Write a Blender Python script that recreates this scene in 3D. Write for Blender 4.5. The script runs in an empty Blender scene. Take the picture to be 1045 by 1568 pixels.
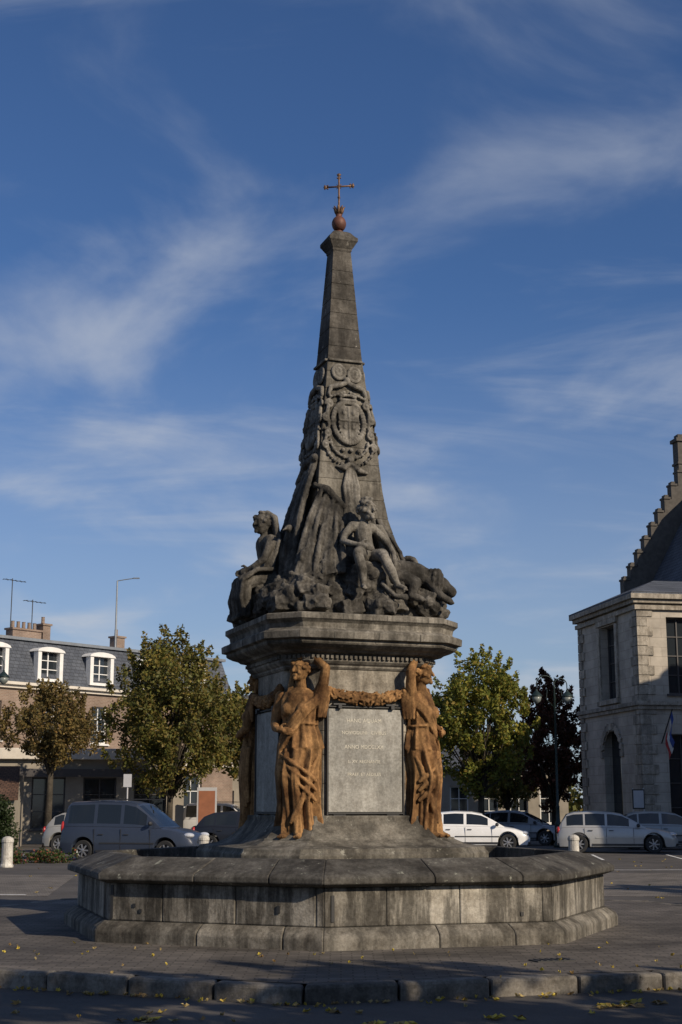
import bpy, math, random
import numpy as np
from mathutils import Vector, Matrix, noise
rnd=random.Random(7)
sc=bpy.context.scene
COL=sc.collection
# ------------------------------------------------------------------ helpers
class MB:
    def __init__(s): s.v=[]; s.f=[]; s.m=[]
    def add(s,vs,fs,mi=0):
        o=len(s.v); s.v+= [tuple(v) for v in vs]
        for f in fs: s.f.append(tuple(i+o for i in f)); s.m.append(mi)
    def box(s,c,d,mi=0,M=None):
        x,y,z=d[0]/2,d[1]/2,d[2]/2
        vs=[Vector((a*x,b*y,e*z)) for a in(-1,1) for b in(-1,1) for e in(-1,1)]
        if M is not None: vs=[M@v for v in vs]
        c=Vector(c); vs=[v+c for v in vs]
        s.add(vs,[(0,1,3,2),(4,6,7,5),(0,4,5,1),(2,3,7,6),(0,2,6,4),(1,5,7,3)],mi)
    def loft(s,rings,mi=0,cap=True,closed=True):
        n=len(rings[0]); vs=[p for r in rings for p in r]; fs=[]
        for i in range(len(rings)-1):
            for j in range(n if closed else n-1):
                k=(j+1)%n
                fs.append((i*n+j,i*n+k,(i+1)*n+k,(i+1)*n+j))
        if cap:
            fs.append(tuple(reversed(range(n)))); fs.append(tuple((len(rings)-1)*n+j for j in range(n)))
        s.add(vs,fs,mi)
    def tube(s,pts,rad,seg=8,mi=0):
        pts=[Vector(p) for p in pts]
        if not hasattr(rad,'__len__'): rad=[rad]*len(pts)
        rings=[]; up=None
        for i,p in enumerate(pts):
            d=(pts[min(i+1,len(pts)-1)]-pts[max(i-1,0)]).normalized()
            if up is None:
                up=Vector((0,0,1)) if abs(d.z)<.9 else Vector((1,0,0))
            a=d.cross(up).normalized(); b=a.cross(d).normalized(); up=b
            rings.append([p+(a*math.cos(t)+b*math.sin(t))*rad[i] for t in [2*math.pi*k/seg for k in range(seg)]])
        s.loft(rings,mi)
    def ball(s,c,r,mi=0,seg=14,rg=9,M=None,nz=0,sd=0):
        if not hasattr(r,'__len__'): r=(r,r,r)
        c=Vector(c); vs=[];fs=[]
        for i in range(1,rg):
            ph=math.pi*i/rg
            for j in range(seg):
                th=2*math.pi*j/seg
                v=Vector((math.sin(ph)*math.cos(th),math.sin(ph)*math.sin(th),math.cos(ph)))
                if nz: v=v*(1+nz*noise.noise(v*1.7+Vector((sd,sd*1.3,0))))
                v=Vector((v.x*r[0],v.y*r[1],v.z*r[2]))
                if M is not None: v=M@v
                vs.append(c+v)
        t=Vector((0,0,r[2])); b=Vector((0,0,-r[2]))
        if M is not None: t=M@t;b=M@b
        vs+= [c+t,c+b]; T=len(vs)-2;B=T+1
        for i in range(rg-2):
            for j in range(seg):
                k=(j+1)%seg
                fs.append((i*seg+j,(i+1)*seg+j,(i+1)*seg+k,i*seg+k))
        for j in range(seg):
            k=(j+1)%seg
            fs.append((T,j,k)); fs.append((B,(rg-2)*seg+k,(rg-2)*seg+j))
        s.add(vs,fs,mi)
    def limb(s,pts,rad,seg=12,mi=0):
        for i in range(len(pts)):
            s.ball(pts[i],rad[i],mi,seg,7)
        for i in range(len(pts)-1):
            s.tube([pts[i],pts[i+1]],[rad[i],rad[i+1]],seg,mi)
    def lathe(s,prof,c=(0,0,0),seg=16,mi=0):
        rings=[[ (c[0]+r*math.cos(2*math.pi*k/seg),c[1]+r*math.sin(2*math.pi*k/seg),c[2]+z) for k in range(seg)] for r,z in prof]
        s.loft(rings,mi)
    def mesh(s,name,mats):
        me=bpy.data.meshes.new(name); me.from_pydata(s.v,[],s.f)
        for m in mats: me.materials.append(m)
        me.polygons.foreach_set('material_index',s.m); me.update(); return me
    def obj(s,name,mats,parent=None,smooth=False,bevel=0,fix=True):
        me=s.mesh(name,mats)
        if fix:
            import bmesh
            bm=bmesh.new(); bm.from_mesh(me); bmesh.ops.recalc_face_normals(bm,faces=bm.faces); bm.to_mesh(me); bm.free()
        o=bpy.data.objects.new(name,me); COL.objects.link(o)
        if parent: o.parent=parent
        if smooth: me.polygons.foreach_set('use_smooth',[True]*len(me.polygons))
        if bevel:
            b=o.modifiers.new('b','BEVEL'); b.width=bevel; b.segments=2; b.limit_method='ANGLE'; b.angle_limit=math.radians(35)
        return o
def empty(name,loc=(0,0,0),rz=0):
    e=bpy.data.objects.new(name,None); e.location=loc; e.rotation_euler=(0,0,rz); COL.objects.link(e); return e
def sculpt(mb,name,mat,voxel,parent=None,smooth=3,disp=0.0,dscale=.1):
    """fuse overlapping clay shells in one continuous surface"""
    o=mb.obj(name+'_tmp',[mat])
    m=o.modifiers.new('r','REMESH'); m.mode='VOXEL'; m.voxel_size=voxel; m.use_smooth_shade=True
    if smooth:
        m=o.modifiers.new('s','SMOOTH'); m.factor=.5; m.iterations=smooth
    if disp:
        t=bpy.data.textures.new(name,'CLOUDS'); t.noise_scale=dscale; t.noise_depth=3
        m=o.modifiers.new('d','DISPLACE'); m.texture=t; m.strength=disp; m.texture_coords='LOCAL'; m.mid_level=.5
    dg=bpy.context.evaluated_depsgraph_get()
    me=bpy.data.meshes.new_from_object(o.evaluated_get(dg)); me.name=name
    if not me.materials: me.materials.append(mat)
    me.polygons.foreach_set('use_smooth',[True]*len(me.polygons))
    bpy.data.objects.remove(o)
    n=bpy.data.objects.new(name,me); COL.objects.link(n)
    if parent: n.parent=parent
    return n
# ------------------------------------------------------------------ materials
def newmat(name):
    m=bpy.data.materials.new(name); m.use_nodes=True
    nt=m.node_tree; b=nt.nodes['Principled BSDF']; return m,nt,b
def N(nt,t,**k):
    n=nt.nodes.new(t)
    for a,b in k.items(): setattr(n,a,b)
    return n
def ramp(nt,stops):
    r=N(nt,'ShaderNodeValToRGB'); e=r.color_ramp.elements
    while len(e)<len(stops): e.new(.5)
    for i,(p,c) in enumerate(stops):
        e[i].position=p; e[i].color=(*c,1) if len(c)==3 else c
    return r
def mix(nt,a,b,f,mode='MIX'):
    m=N(nt,'ShaderNodeMix',data_type='RGBA',blend_type=mode)
    for s,v in ((6,a),(7,b),(0,f)):
        if isinstance(v,bpy.types.NodeSocket): nt.links.new(v,m.inputs[s])
        elif s==0: m.inputs[0].default_value=v
        else: m.inputs[s].default_value=(*v,1)
    return m.outputs[2]
def noise_t(nt,scale,detail=6,rough=.6,vec=None,stretch=None,src='Object'):
    tc=N(nt,'ShaderNodeTexCoord'); o=tc.outputs[src]
    if stretch:
        mp=N(nt,'ShaderNodeMapping'); mp.inputs['Scale'].default_value=stretch
        nt.links.new(o,mp.inputs[0]); o=mp.outputs[0]
    n=N(nt,'ShaderNodeTexNoise'); n.inputs['Scale'].default_value=scale; n.inputs['Detail'].default_value=detail; n.inputs['Roughness'].default_value=rough
    nt.links.new(o,n.inputs['Vector']); return n.outputs[0]
def stone(name,light,dark,stain=.5,crev=0.0,bump=.5,rough=.9,lichen=None,big=1.3,island=0.0,sthr=(.42,.6)):
    m,nt,b=newmat(name)
    r=ramp(nt,[(.38,dark),(.60,light)]); nt.links.new(noise_t(nt,big,8,.65),r.inputs[0])
    c=r.outputs[0]
    s=ramp(nt,[(sthr[0],(1-stain,)*3),(sthr[1],(1,1,1))]); nt.links.new(noise_t(nt,3.0,6,.7,stretch=(1.6,1.6,.22)),s.inputs[0])
    c=mix(nt,c,s.outputs[0],1.0,'MULTIPLY')
    g=ramp(nt,[(.3,(.62,.62,.62)),(.7,(1.25,1.25,1.25))]); nt.links.new(noise_t(nt,30,6,.75),g.inputs[0])
    c=mix(nt,c,g.outputs[0],1.0,'MULTIPLY')
    g=ramp(nt,[(.36,(.72,.70,.68)),(.55,(1.08,1.08,1.08))]); nt.links.new(noise_t(nt,7,8,.75),g.inputs[0])
    c=mix(nt,c,g.outputs[0],1.0,'MULTIPLY')
    if island:
        ge=N(nt,'ShaderNodeNewGeometry'); q=ramp(nt,[(0,(1-island,)*3),(1,(1.08,1.07,1.05))]); nt.links.new(ge.outputs['Random Per Island'],q.inputs[0])
        c=mix(nt,c,q.outputs[0],1.0,'MULTIPLY')
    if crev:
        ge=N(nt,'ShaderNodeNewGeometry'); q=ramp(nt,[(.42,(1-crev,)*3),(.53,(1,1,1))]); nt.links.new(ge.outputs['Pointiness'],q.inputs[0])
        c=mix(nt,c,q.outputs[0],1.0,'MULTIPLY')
    if lichen:
        q=ramp(nt,[(.62,(0,0,0)),(.68,(1,1,1))]); nt.links.new(noise_t(nt,7,5,.7),q.inputs[0])
        c=mix(nt,c,lichen,q.outputs[0])
    nt.links.new(c,b.inputs['Base Color']); b.inputs['Roughness'].default_value=rough
    b.inputs['Specular IOR Level'].default_value=.2
    bp=N(nt,'ShaderNodeBump'); bp.inputs['Strength'].default_value=bump; bp.inputs['Distance'].default_value=.014
    nt.links.new(noise_t(nt,26,8,.72),bp.inputs['Height']); nt.links.new(bp.outputs[0],b.inputs['Normal'])
    return m
def plain(name,col,rough=.6,metal=0,var=.15,scale=4,spec=.5,coat=0):
    m,nt,b=newmat(name)
    lo=tuple(c*(1-var) for c in col); hi=tuple(min(1,c*(1+var)) for c in col)
    r=ramp(nt,[(.3,lo),(.7,hi)]); nt.links.new(noise_t(nt,scale,6,.65),r.inputs[0]); nt.links.new(r.outputs[0],b.inputs['Base Color'])
    b.inputs['Roughness'].default_value=rough; b.inputs['Metallic'].default_value=metal
    b.inputs['Specular IOR Level'].default_value=spec; b.inputs['Coat Weight'].default_value=coat; b.inputs['Coat Roughness'].default_value=.05
    return m
def brickmat(name,c1,c2,mort,scale,bw=.5,rh=.25,ms=.02,rough=.85,rot=None,bump=.3,var=.3):
    m,nt,b=newmat(name)
    tc=N(nt,'ShaderNodeTexCoord'); vec=tc.outputs['Object']
    if rot:   # vertical walls: run the bond along x+y and up z so that all four sides get courses
        sp=N(nt,'ShaderNodeSeparateXYZ'); nt.links.new(vec,sp.inputs[0]); ad=N(nt,'ShaderNodeMath',operation='ADD')
        nt.links.new(sp.outputs[0],ad.inputs[0]); nt.links.new(sp.outputs[1],ad.inputs[1])
        cb=N(nt,'ShaderNodeCombineXYZ'); nt.links.new(ad.outputs[0],cb.inputs[0]); nt.links.new(sp.outputs[2],cb.inputs[1]); vec=cb.outputs[0]
    t=N(nt,'ShaderNodeTexBrick'); t.inputs['Scale'].default_value=scale
    t.inputs['Color1'].default_value=(*c1,1);t.inputs['Color2'].default_value=(*c2,1);t.inputs['Mortar'].default_value=(*mort,1)
    t.inputs['Brick Width'].default_value=bw;t.inputs['Row Height'].default_value=rh;t.inputs['Mortar Size'].default_value=ms
    nt.links.new(vec,t.inputs[0])
    r=ramp(nt,[(.35,(1-var,)*3),(.65,(1+var*.4,)*3)]); nt.links.new(noise_t(nt,.8,8,.7),r.inputs[0])
    c=mix(nt,t.outputs[0],r.outputs[0],1.0,'MULTIPLY'); nt.links.new(c,b.inputs['Base Color']); b.inputs['Roughness'].default_value=rough
    b.inputs['Specular IOR Level'].default_value=.25
    bp=N(nt,'ShaderNodeBump'); bp.inputs['Strength'].default_value=bump; bp.inputs['Distance'].default_value=.01; bp.invert=True
    nt.links.new(t.outputs['Fac'],bp.inputs['Height']); nt.links.new(bp.outputs[0],b.inputs['Normal'])
    return m
def asphalt(name,c,var=.4):
    m,nt,b=newmat(name)
    r=ramp(nt,[(.3,tuple(x*(1-var) for x in c)),(.7,tuple(x*(1+var) for x in c))]); nt.links.new(noise_t(nt,.55,10,.72),r.inputs[0])
    g=ramp(nt,[(.3,(.6,.6,.6)),(.7,(1.4,1.4,1.4))]); nt.links.new(noise_t(nt,60,4,.8),g.inputs[0])
    cc=mix(nt,r.outputs[0],g.outputs[0],1.0,'MULTIPLY')
    nt.links.new(cc,b.inputs['Base Color']); b.inputs['Roughness'].default_value=.85; b.inputs['Specular IOR Level'].default_value=.3
    bp=N(nt,'ShaderNodeBump'); bp.inputs['Strength'].default_value=.5; bp.inputs['Distance'].default_value=.01
    nt.links.new(noise_t(nt,45,4,.8),bp.inputs['Height']); nt.links.new(bp.outputs[0],b.inputs['Normal'])
    return m
def leafmat(name,cols,tf=.35):
    m,nt,b=newmat(name)
    ge=N(nt,'ShaderNodeNewGeometry'); r=ramp(nt,[(i/(len(cols)-1),c) for i,c in enumerate(cols)]); nt.links.new(ge.outputs['Random Per Island'],r.inputs[0])
    g=ramp(nt,[(.35,(.6,.6,.55)),(.65,(1.3,1.25,1.1))]); nt.links.new(noise_t(nt,.7,4,.6),g.inputs[0])
    c=mix(nt,r.outputs[0],g.outputs[0],1.0,'MULTIPLY')
    nt.links.new(c,b.inputs['Base Color']); b.inputs['Roughness'].default_value=.6; b.inputs['Specular IOR Level'].default_value=.3
    tr=N(nt,'ShaderNodeBsdfTranslucent'); nt.links.new(c,tr.inputs[0])
    ms=N(nt,'ShaderNodeMixShader'); ms.inputs[0].default_value=tf
    nt.links.new(b.outputs[0],ms.inputs[1]); nt.links.new(tr.outputs[0],ms.inputs[2]); nt.links.new(ms.outputs[0],nt.nodes['Material Output'].inputs[0])
    return m
def glassmat(name,col=(.02,.025,.03)):
    m,nt,b=newmat(name); b.inputs['Base Color'].default_value=(*col,1); b.inputs['Roughness'].default_value=.06; b.inputs['Specular IOR Level'].default_value=.7
    bp=N(nt,'ShaderNodeBump'); bp.inputs['Strength'].default_value=.08; nt.links.new(noise_t(nt,1.5,2),bp.inputs['Height']); nt.links.new(bp.outputs[0],b.inputs['Normal'])
    return m
M_ped=stone('pedestal_stone',(.37,.335,.275),(.19,.17,.137),.5)
M_base=stone('base_stone',(.20,.185,.155),(.08,.073,.06),.5,lichen=(.25,.24,.2))
M_basin=stone('basin_stone',(.39,.365,.315),(.17,.157,.133),.65,island=.3,sthr=(.44,.56),big=1.0)
M_plinth=stone('basin_plinth_stone',(.28,.26,.222),(.115,.105,.088),.55,island=.3,big=1.0)
M_rim=stone('basin_rim_stone',(.15,.143,.128),(.057,.053,.047),.4,island=.35,lichen=(.23,.23,.19))
M_cornice=stone('cornice_stone',(.31,.285,.24),(.12,.11,.092),.55)
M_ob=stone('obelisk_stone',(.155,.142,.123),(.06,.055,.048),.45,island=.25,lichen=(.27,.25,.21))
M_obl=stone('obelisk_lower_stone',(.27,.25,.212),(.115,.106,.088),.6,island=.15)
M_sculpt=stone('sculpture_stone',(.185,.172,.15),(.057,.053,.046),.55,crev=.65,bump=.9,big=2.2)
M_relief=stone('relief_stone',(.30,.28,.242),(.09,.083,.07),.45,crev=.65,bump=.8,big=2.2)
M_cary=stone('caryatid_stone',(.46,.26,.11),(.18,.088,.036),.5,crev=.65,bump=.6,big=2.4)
M_marble=stone('marble_plaque',(.35,.34,.305),(.26,.255,.23),.25,bump=.15,rough=.6)
M_dark=plain('dark_iron',(.025,.025,.025),.6)
M_mortar=plain('mortar',(.05,.047,.04),.95)
M_copper=plain('rusty_ball',(.11,.045,.03),.6,.3,.4,9)
M_cross=plain('cross_metal',(.14,.08,.045),.55,.5,.4,20)
M_letters=plain('worn_letters',(.54,.51,.42),.6)
M_water=glassmat('basin_water',(.02,.03,.025))
# ------------------------------------------------------------------ fountain
AX,AY=-.03,19.3
F=empty('obelisk_fountain',(AX,AY,0),math.radians(20))
def csq(h,z,k=.735):
    a=h*k
    return [(-a,-h,z),(a,-h,z),(h,-a,z),(h,a,z),(a,h,z),(-a,h,z),(-h,a,z),(-h,-a,z)]
def bdir(k):
    a=math.radians(-22.5+45*k); f=1.0 if k%2==0 else 1.035
    return Vector((math.sin(a)*f,-math.cos(a)*f,0))
def course(mb,prof,n,off,gap=.004,jit=.004):
    for k in range(8):
        d0,d1=bdir(k),bdir(k+1); L=(d1-d0).length*3.5
        cuts=[0]+[min(.97,max(.03,(i+off+rnd.uniform(-.12,.12))/n)) for i in range(1 if off<.5 else 0,n)]+[1]
        cuts=sorted(set(cuts))
        for i in range(len(cuts)-1):
            g=gap/L
            t0=cuts[i]+(g if i>0 else 0); t1=cuts[i+1]-(g if i<len(cuts)-2 else 0)
            j=rnd.uniform(-jit,jit)
            r=[]
            for t in (t0,t1):
                d=d0.lerp(d1,t); r.append([(d.x*(p+j),d.y*(p+j),z) for p,z in prof])
            mb.loft(r)
mb=MB(); course(mb,[(3.3,-.05),(3.63,-.05),(3.63,.12),(3.60,.16),(3.50,.225),(3.3,.225)],3,.45)
mb.obj('basin_plinth',[M_plinth],F,bevel=.016)
mb=MB(); course(mb,[(3.25,.229),(3.46,.229),(3.46,.64),(3.25,.64)],3,.8)
mb.obj('basin_wall',[M_basin],F,bevel=.014)
mb=MB(); course(mb,[(3.0,.644),(3.50,.644),(3.56,.665),(3.61,.68),(3.61,.745),(3.56,.78),(3.15,.925),(3.0,.925)],3,.4)
mb.obj('basin_rim',[M_rim],F,bevel=.014)
mb=MB(); mb.loft([[tuple(bdir(k)*3.445)[:2]+(z,) for k in range(8)] for z in (-.05,.66)])
mb.obj('basin_core',[M_mortar],F)
mb=MB(); mb.add([tuple(bdir(k)*3.05)[:2]+(.70,) for k in range(8)],[tuple(range(8))]); mb.obj('water',[M_water],F)
mb=MB()
for k,t,z0,z1 in ((0,.035,.28,.56),(-1,.02,.25,.62),(0,.86,.3,.34),(-1,.13,.38,.42),(-1,.16,.32,.36),(-1,.80,.36,.44)):
    d=bdir(k).lerp(bdir(k+1),t); tg=(bdir(k+1)-bdir(k)).normalized(); nn=Vector((tg.y,-tg.x,0))
    c=d*3.46+nn*.004; M=Matrix.Rotation(math.atan2(tg.y,tg.x),3,'Z')
    mb.box((c.x,c.y,(z0+z1)/2),(.035,.02,z1-z0),0,M)
mb.obj('iron_clamps',[M_dark],F)
# pedestal
mb=MB(); prof=[(1.66,.3),(1.66,.93),(1.63,.955),(1.62,1.0),(1.42,1.03),(1.27,1.10),(1.17,1.19),(1.10,1.28),(1.06,1.33),(1.06,1.385),(1.0,1.39)]
mb.loft([csq(h,z,.66) for h,z in prof]); mb.obj('pedestal_base',[M_base],F,bevel=.012)
mb=MB(); z=1.385
hs=[.40,.36,.30,.36,.42]
for h in hs:
    mb.loft([csq(.965,z,.58),csq(.965,z+h-.006,.58)]); z+=h
    mb.loft([csq(.957,z-.006,.58),csq(.957,z,.58)])
mb.obj('pedestal_core',[M_ped],F,bevel=.004)
mb=MB()
prof=[(.975,3.222),(1.0,3.25),(1.0,3.27),(1.03,3.29),(1.06,3.32),(1.06,3.40),(1.10,3.42),(1.14,3.425),(1.17,3.45),(1.24,3.475),(1.30,3.51),(1.315,3.53),(1.315,3.56),(1.37,3.575),(1.375,3.66),(1.345,3.68),(1.29,3.70),(1.27,3.72),(1.28,3.78),(1.31,3.81),(1.33,3.825),(1.33,3.89),(1.30,3.905),(1.1,3.92)]
mb.loft([csq(h,z,.735) for h,z in prof]); mb.obj('cornice',[M_cornice],F,bevel=.004)
mb=MB()
for s in range(4):
    M=Matrix.Rotation(s*math.pi/2,3,'Z')
    for i in range(24):
        u=-.74+i*.0643
        c=M@Vector((u,-1.075,3.372)); mb.box(c,(.036,.04,.044),0,M)
    M2=Matrix.Rotation(s*math.pi/2+math.pi/4,3,'Z'); dd=1.06*(1+.735)/math.sqrt(2)
    for i in range(5):
        c=M2@Vector((-.13+i*.0643,-dd-.015,3.372)); mb.box(c,(.036,.04,.044),0,M2)
mb.obj('dentils',[M_cornice],F)
mb=MB()
for s in range(4):
    M=Matrix.Rotation(s*math.pi/2,3,'Z')
    for u in (-.55,.05,.62):
        mb.box(M@Vector((u,-1.36,3.615)),(.007,.034,.09),0,M); mb.box(M@Vector((u+.13,-1.315,3.855)),(.007,.034,.07),0,M)
mb.obj('cornice_joints',[M_mortar],F)
mb=MB()
for s in range(4):
    M=Matrix.Rotation(s*math.pi/2,3,'Z'); mb.box(M@Vector((0,-.975,2.075)),(1.0,.05,1.29),0,M)
mb.obj('marble_plaque',[M_marble],F,bevel=.006)
mb=MB()
for s in range(4):
    M=Matrix.Rotation(s*math.pi/2,3,'Z')
    for c,d in (((-.515,-.99,2.07),(.022,.05,1.36)),((.515,-.99,2.07),(.016,.05,1.36)),((0,-.99,2.745),(1.01,.05,.016)),((0,-.99,1.415),(1.01,.05,.02)),
                ((-.36,-1.0,1.385),(.17,.07,.03)),((.36,-1.0,1.385),(.17,.07,.03)),((-.36,-1.0,2.775),(.17,.07,.025)),((.36,-1.0,2.775),(.17,.07,.025)),((-.36,-1.02,2.745),(.05,.07,.05)),((.36,-1.02,2.745),(.05,.07,.05))):
        mb.box(M@Vector(c),d,0,M)
mb.obj('plaque_frame',[M_dark],F,bevel=.004)
for i,(t,zz,sz) in enumerate((("HANC AQUAM",2.55,.07),("NOVIODUNI · CIVIBUS",2.40,.06),("ANNO MDCCLXX",2.22,.065),("L. XV. REGNANTE",2.04,.055),("PRAEF. ET AEDILES",1.88,.055))):
    cu=bpy.data.curves.new('inscription','FONT'); cu.body=t; cu.size=sz; cu.align_x='CENTER'; cu.extrude=.0015; cu.materials.append(M_letters)
    o=bpy.data.objects.new('inscription_line_%d'%i,cu); COL.objects.link(o); o.parent=F; o.location=(-.02,-1.0025,zz); o.rotation_euler=(math.radians(90),0,0)
# obelisk
obp=[(4.35,.86),(4.7,.72),(5.0,.61),(5.3,.53),(5.7,.47),(6.2,.425),(6.9,.335),(7.66,.252),(9.28,.135)]
def hob(z):
    for i in range(len(obp)-1):
        a,b=obp[i],obp[i+1]
        if a[0]<=z<=b[0]:
            return a[1]+(b[1]-a[1])*(z-a[0])/(b[0]-a[0])
    return obp[0][1] if z<obp[0][0] else obp[-1][1]
def sq(h,z): return [(-h,-h,z),(h,-h,z),(h,h,z),(-h,h,z)]
def obel(z0,z1,mat,nm,extra=0):
    mb=MB(); z=z0
    while z<z1-.05:
        h=min(rnd.uniform(.2,.27),z1-z); e=min(z+h,z1)
        if z1-e<.12: e=z1
        mb.loft([sq(hob(z)+extra,z),sq(hob((z+e)/2)+extra,(z+e)/2),sq(hob(e)+extra,e-.005)])
        mb.loft([sq(hob(e)-.008+extra,e-.005),sq(hob(e)-.008+extra,e)],cap=False); z=e
    mb.obj(nm,[mat],F,bevel=.006)
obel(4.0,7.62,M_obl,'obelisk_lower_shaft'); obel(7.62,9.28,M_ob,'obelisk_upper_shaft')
DZ=.08
mb=MB(); mb.loft([sq(h,z+DZ) for h,z in ((.13,9.19),(.145,9.22),(.145,9.24),(.16,9.26),(.20,9.33),(.215,9.35),(.215,9.40),(.19,9.42),(.13,9.50),(.10,9.52))]); mb.obj('obelisk_cap',[M_ob],F,bevel=.006)
mb=MB(); mb.lathe([(.07,9.51+DZ),(.075,9.54+DZ),(.045,9.56+DZ),(.045,9.58+DZ)]+[(.105*math.sin(t),9.67+DZ-.12*math.cos(t)) for t in [.5+i*.215 for i in range(11)]]+[(.04,9.79+DZ),(.05,9.81+DZ),(.03,9.82+DZ)],seg=20)
mb.obj('copper_ball',[M_copper],F,smooth=True)
mb=MB()
for k in range(8):
    a=k*math.pi/4; c,s_=math.cos(a),math.sin(a)
    mb.tube([(0.02*c,.02*s_,9.80),(.05*c,.05*s_,9.86),(.065*c,.065*s_,9.91),(.09*c,.09*s_,9.93)],[.02,.022,.016,.005],6)
mb.lathe([(.035,9.80),(.02,9.90),(.022,9.93),(.014,9.95),(.013,10.3),(.013,10.42),(.004,10.44)],seg=10)
cz=10.25
mb.tube([(-.21,0,cz),(.21,0,cz)],.013,8); mb.tube([(0,0,9.9),(0,0,10.45)],.013,8)
for x,zz in ((-.2,cz),(.2,cz),(0,10.43)):
    mb.ball((x,0,zz),(.028,.018,.028)); 
    for dx,dz in ((.02,.025),(-.02,.025),(.02,-.025),(-.02,-.025)): mb.ball((x*.93+dx,0,zz+dz-(.02 if x==0 else 0)),.013,seg=8,rg=6)
for a in (45,135,225,315):
    r=math.radians(a); mb.tube([(0,0,cz),(.05*math.cos(r),0,cz+.05*math.sin(r))],[.01,.004],6)
mb.ball((0,0,10.08),.022)
cr=mb.obj('cross',[M_cross],F,smooth=True); cr.rotation_euler=(0,0,math.radians(-28)); cr.location=(0,0,DZ)
def relief():
    g=MB()
    def P(u,z,o=.0): return Vector((u,-hob(z)-o,z))
    def ring(u,z,ru,rz,r,n=20,o=.02,a0=0,a1=2*math.pi):
        for i in range(n+1):
            a=a0+(a1-a0)*i/n; g.ball(P(u+ru*math.cos(a),z+rz*math.sin(a),o),(r*1.2,r,r*1.2),seg=8,rg=6)
    g.box(P(0,7.60,.0),(.50,.08,.035))
    ring(-.11,7.42,.085,.10,.024); ring(.12,7.40,.085,.10,.024)
    ring(-.11,7.42,.03,.045,.028,8); ring(.12,7.40,.03,.045,.028,8)
    g.ball(P(0,7.29,.03),(.05,.05,.06)); 
    for s in (-1,1):
        g.limb([P(0,7.27,.03),P(s*.12,7.21,.05),P(s*.24,7.18,.03),P(s*.27,7.08,.03)],[.035,.04,.035,.028],8)
        for k in range(5): g.ball(P(s*(.05+.05*k),7.12-.02*k,.03),(.03,.03,.025),seg=8,rg=6)
    for i in range(7): g.ball(P(-.105+.035*i,7.05+.025*math.sin(i*math.pi/6),.05),.024,seg=8,rg=6)
    g.limb([P(-.11,7.0,.05),P(.11,7.0,.05)],[.025,.025],8)
    ring(0,6.68,.225,.30,.034,40,.03)
    outl=[(-.15,.24),(.15,.24)]+[(.15*math.cos(math.pi/2*i/6)**.7,-.02-.24*math.sin(math.pi/2*i/6)) for i in range(6)]+[(0,-.26)]+[(-.15*math.cos(math.pi/2*i/6)**.7,-.02-.24*math.sin(math.pi/2*i/6)) for i in range(5,-1,-1)]
    g.loft([[tuple(P(u,6.68+z,-.05)) for u,z in outl],[tuple(P(u,6.68+z,.05)) for u,z in outl]])
    for (u,z) in outl: g.ball(P(u,6.68+z,.05),.017,seg=7,rg=5)
    g.limb([P(0,6.90,.055),P(0,6.45,.055)],[.014,.014],7); g.limb([P(-.14,6.70,.055),P(.14,6.70,.055)],[.014,.014],7)
    for u,z in ((-.07,6.81),(.07,6.81),(-.06,6.6),(.06,6.6)): 
        g.ball(P(u,z,.055),(.03,.02,.035),seg=8,rg=6); g.ball(P(u,z+.035,.055),(.012,.015,.02),seg=6,rg=5)
    for s in (-1,1):
        for (u,z,r0,t0,dr) in ((.27,6.93,.06,0,1),(.33,6.72,.05,2,-1),(.32,6.50,.06,1,1),(.35,6.32,.055,2.5,-1)):
            pts=[]; rd=[]
            for i in range(14):
                t=i/13; a=t0+dr*t*2.6*math.pi; r=r0*(1-.8*t); pts.append(P(s*(u+r*math.cos(a)),z+r*1.2*math.sin(a),.03+.02*t)); rd.append(.02)
            g.limb(pts,rd,6)
        g.limb([P(s*.27,6.99,.03),P(s*.31,6.8,.04),P(s*.29,6.6,.03),P(s*.35,6.4,.03)],[.022,.03,.022,.025],7)
    for rr,zz in ((.27,6.40),(.35,6.36)):
        for i in range(19):
            a=math.pi+math.pi*i/18; g.ball(P(rr*math.cos(a),zz+.27*math.sin(a)*rr/.3,.025),.030 if i%2 else .02,seg=8,rg=6)
    for u in (-.1,.02,.13): g.ball(P(u,6.27,.03),(.035,.03,.03),seg=8,rg=6)
    g.ball(P(0,6.13,.05),(.05,.04,.05))
    g.limb([P(0,6.08,.04),P(-.1,6.01,.05),P(-.2,6.03,.02)],[.03,.04,.015],8); g.limb([P(0,6.08,.04),P(.12,5.98,.06),P(.24,5.96,.03)],[.03,.045,.02],8)
    for i in range(5):
        t=i/4; g.limb([P(-.04+.08*t,6.0,.03),P(-.10+.2*t,5.75,.03+.01*(i%2)),P(-.08+.16*t,5.5,.04+.02*(i%2)),P(-.16+.34*t,5.2,.06)],[.028,.03,.035,.045],8)
    return g
g=relief(); ro=sculpt(g,'relief_carving',M_relief,.009,F,1)
for i in (1,2,3):
    c=bpy.data.objects.new('relief_carving_side_%d'%i,ro.data); COL.objects.link(c); c.parent=F; c.rotation_euler=(0,0,i*math.pi/2)
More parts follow.
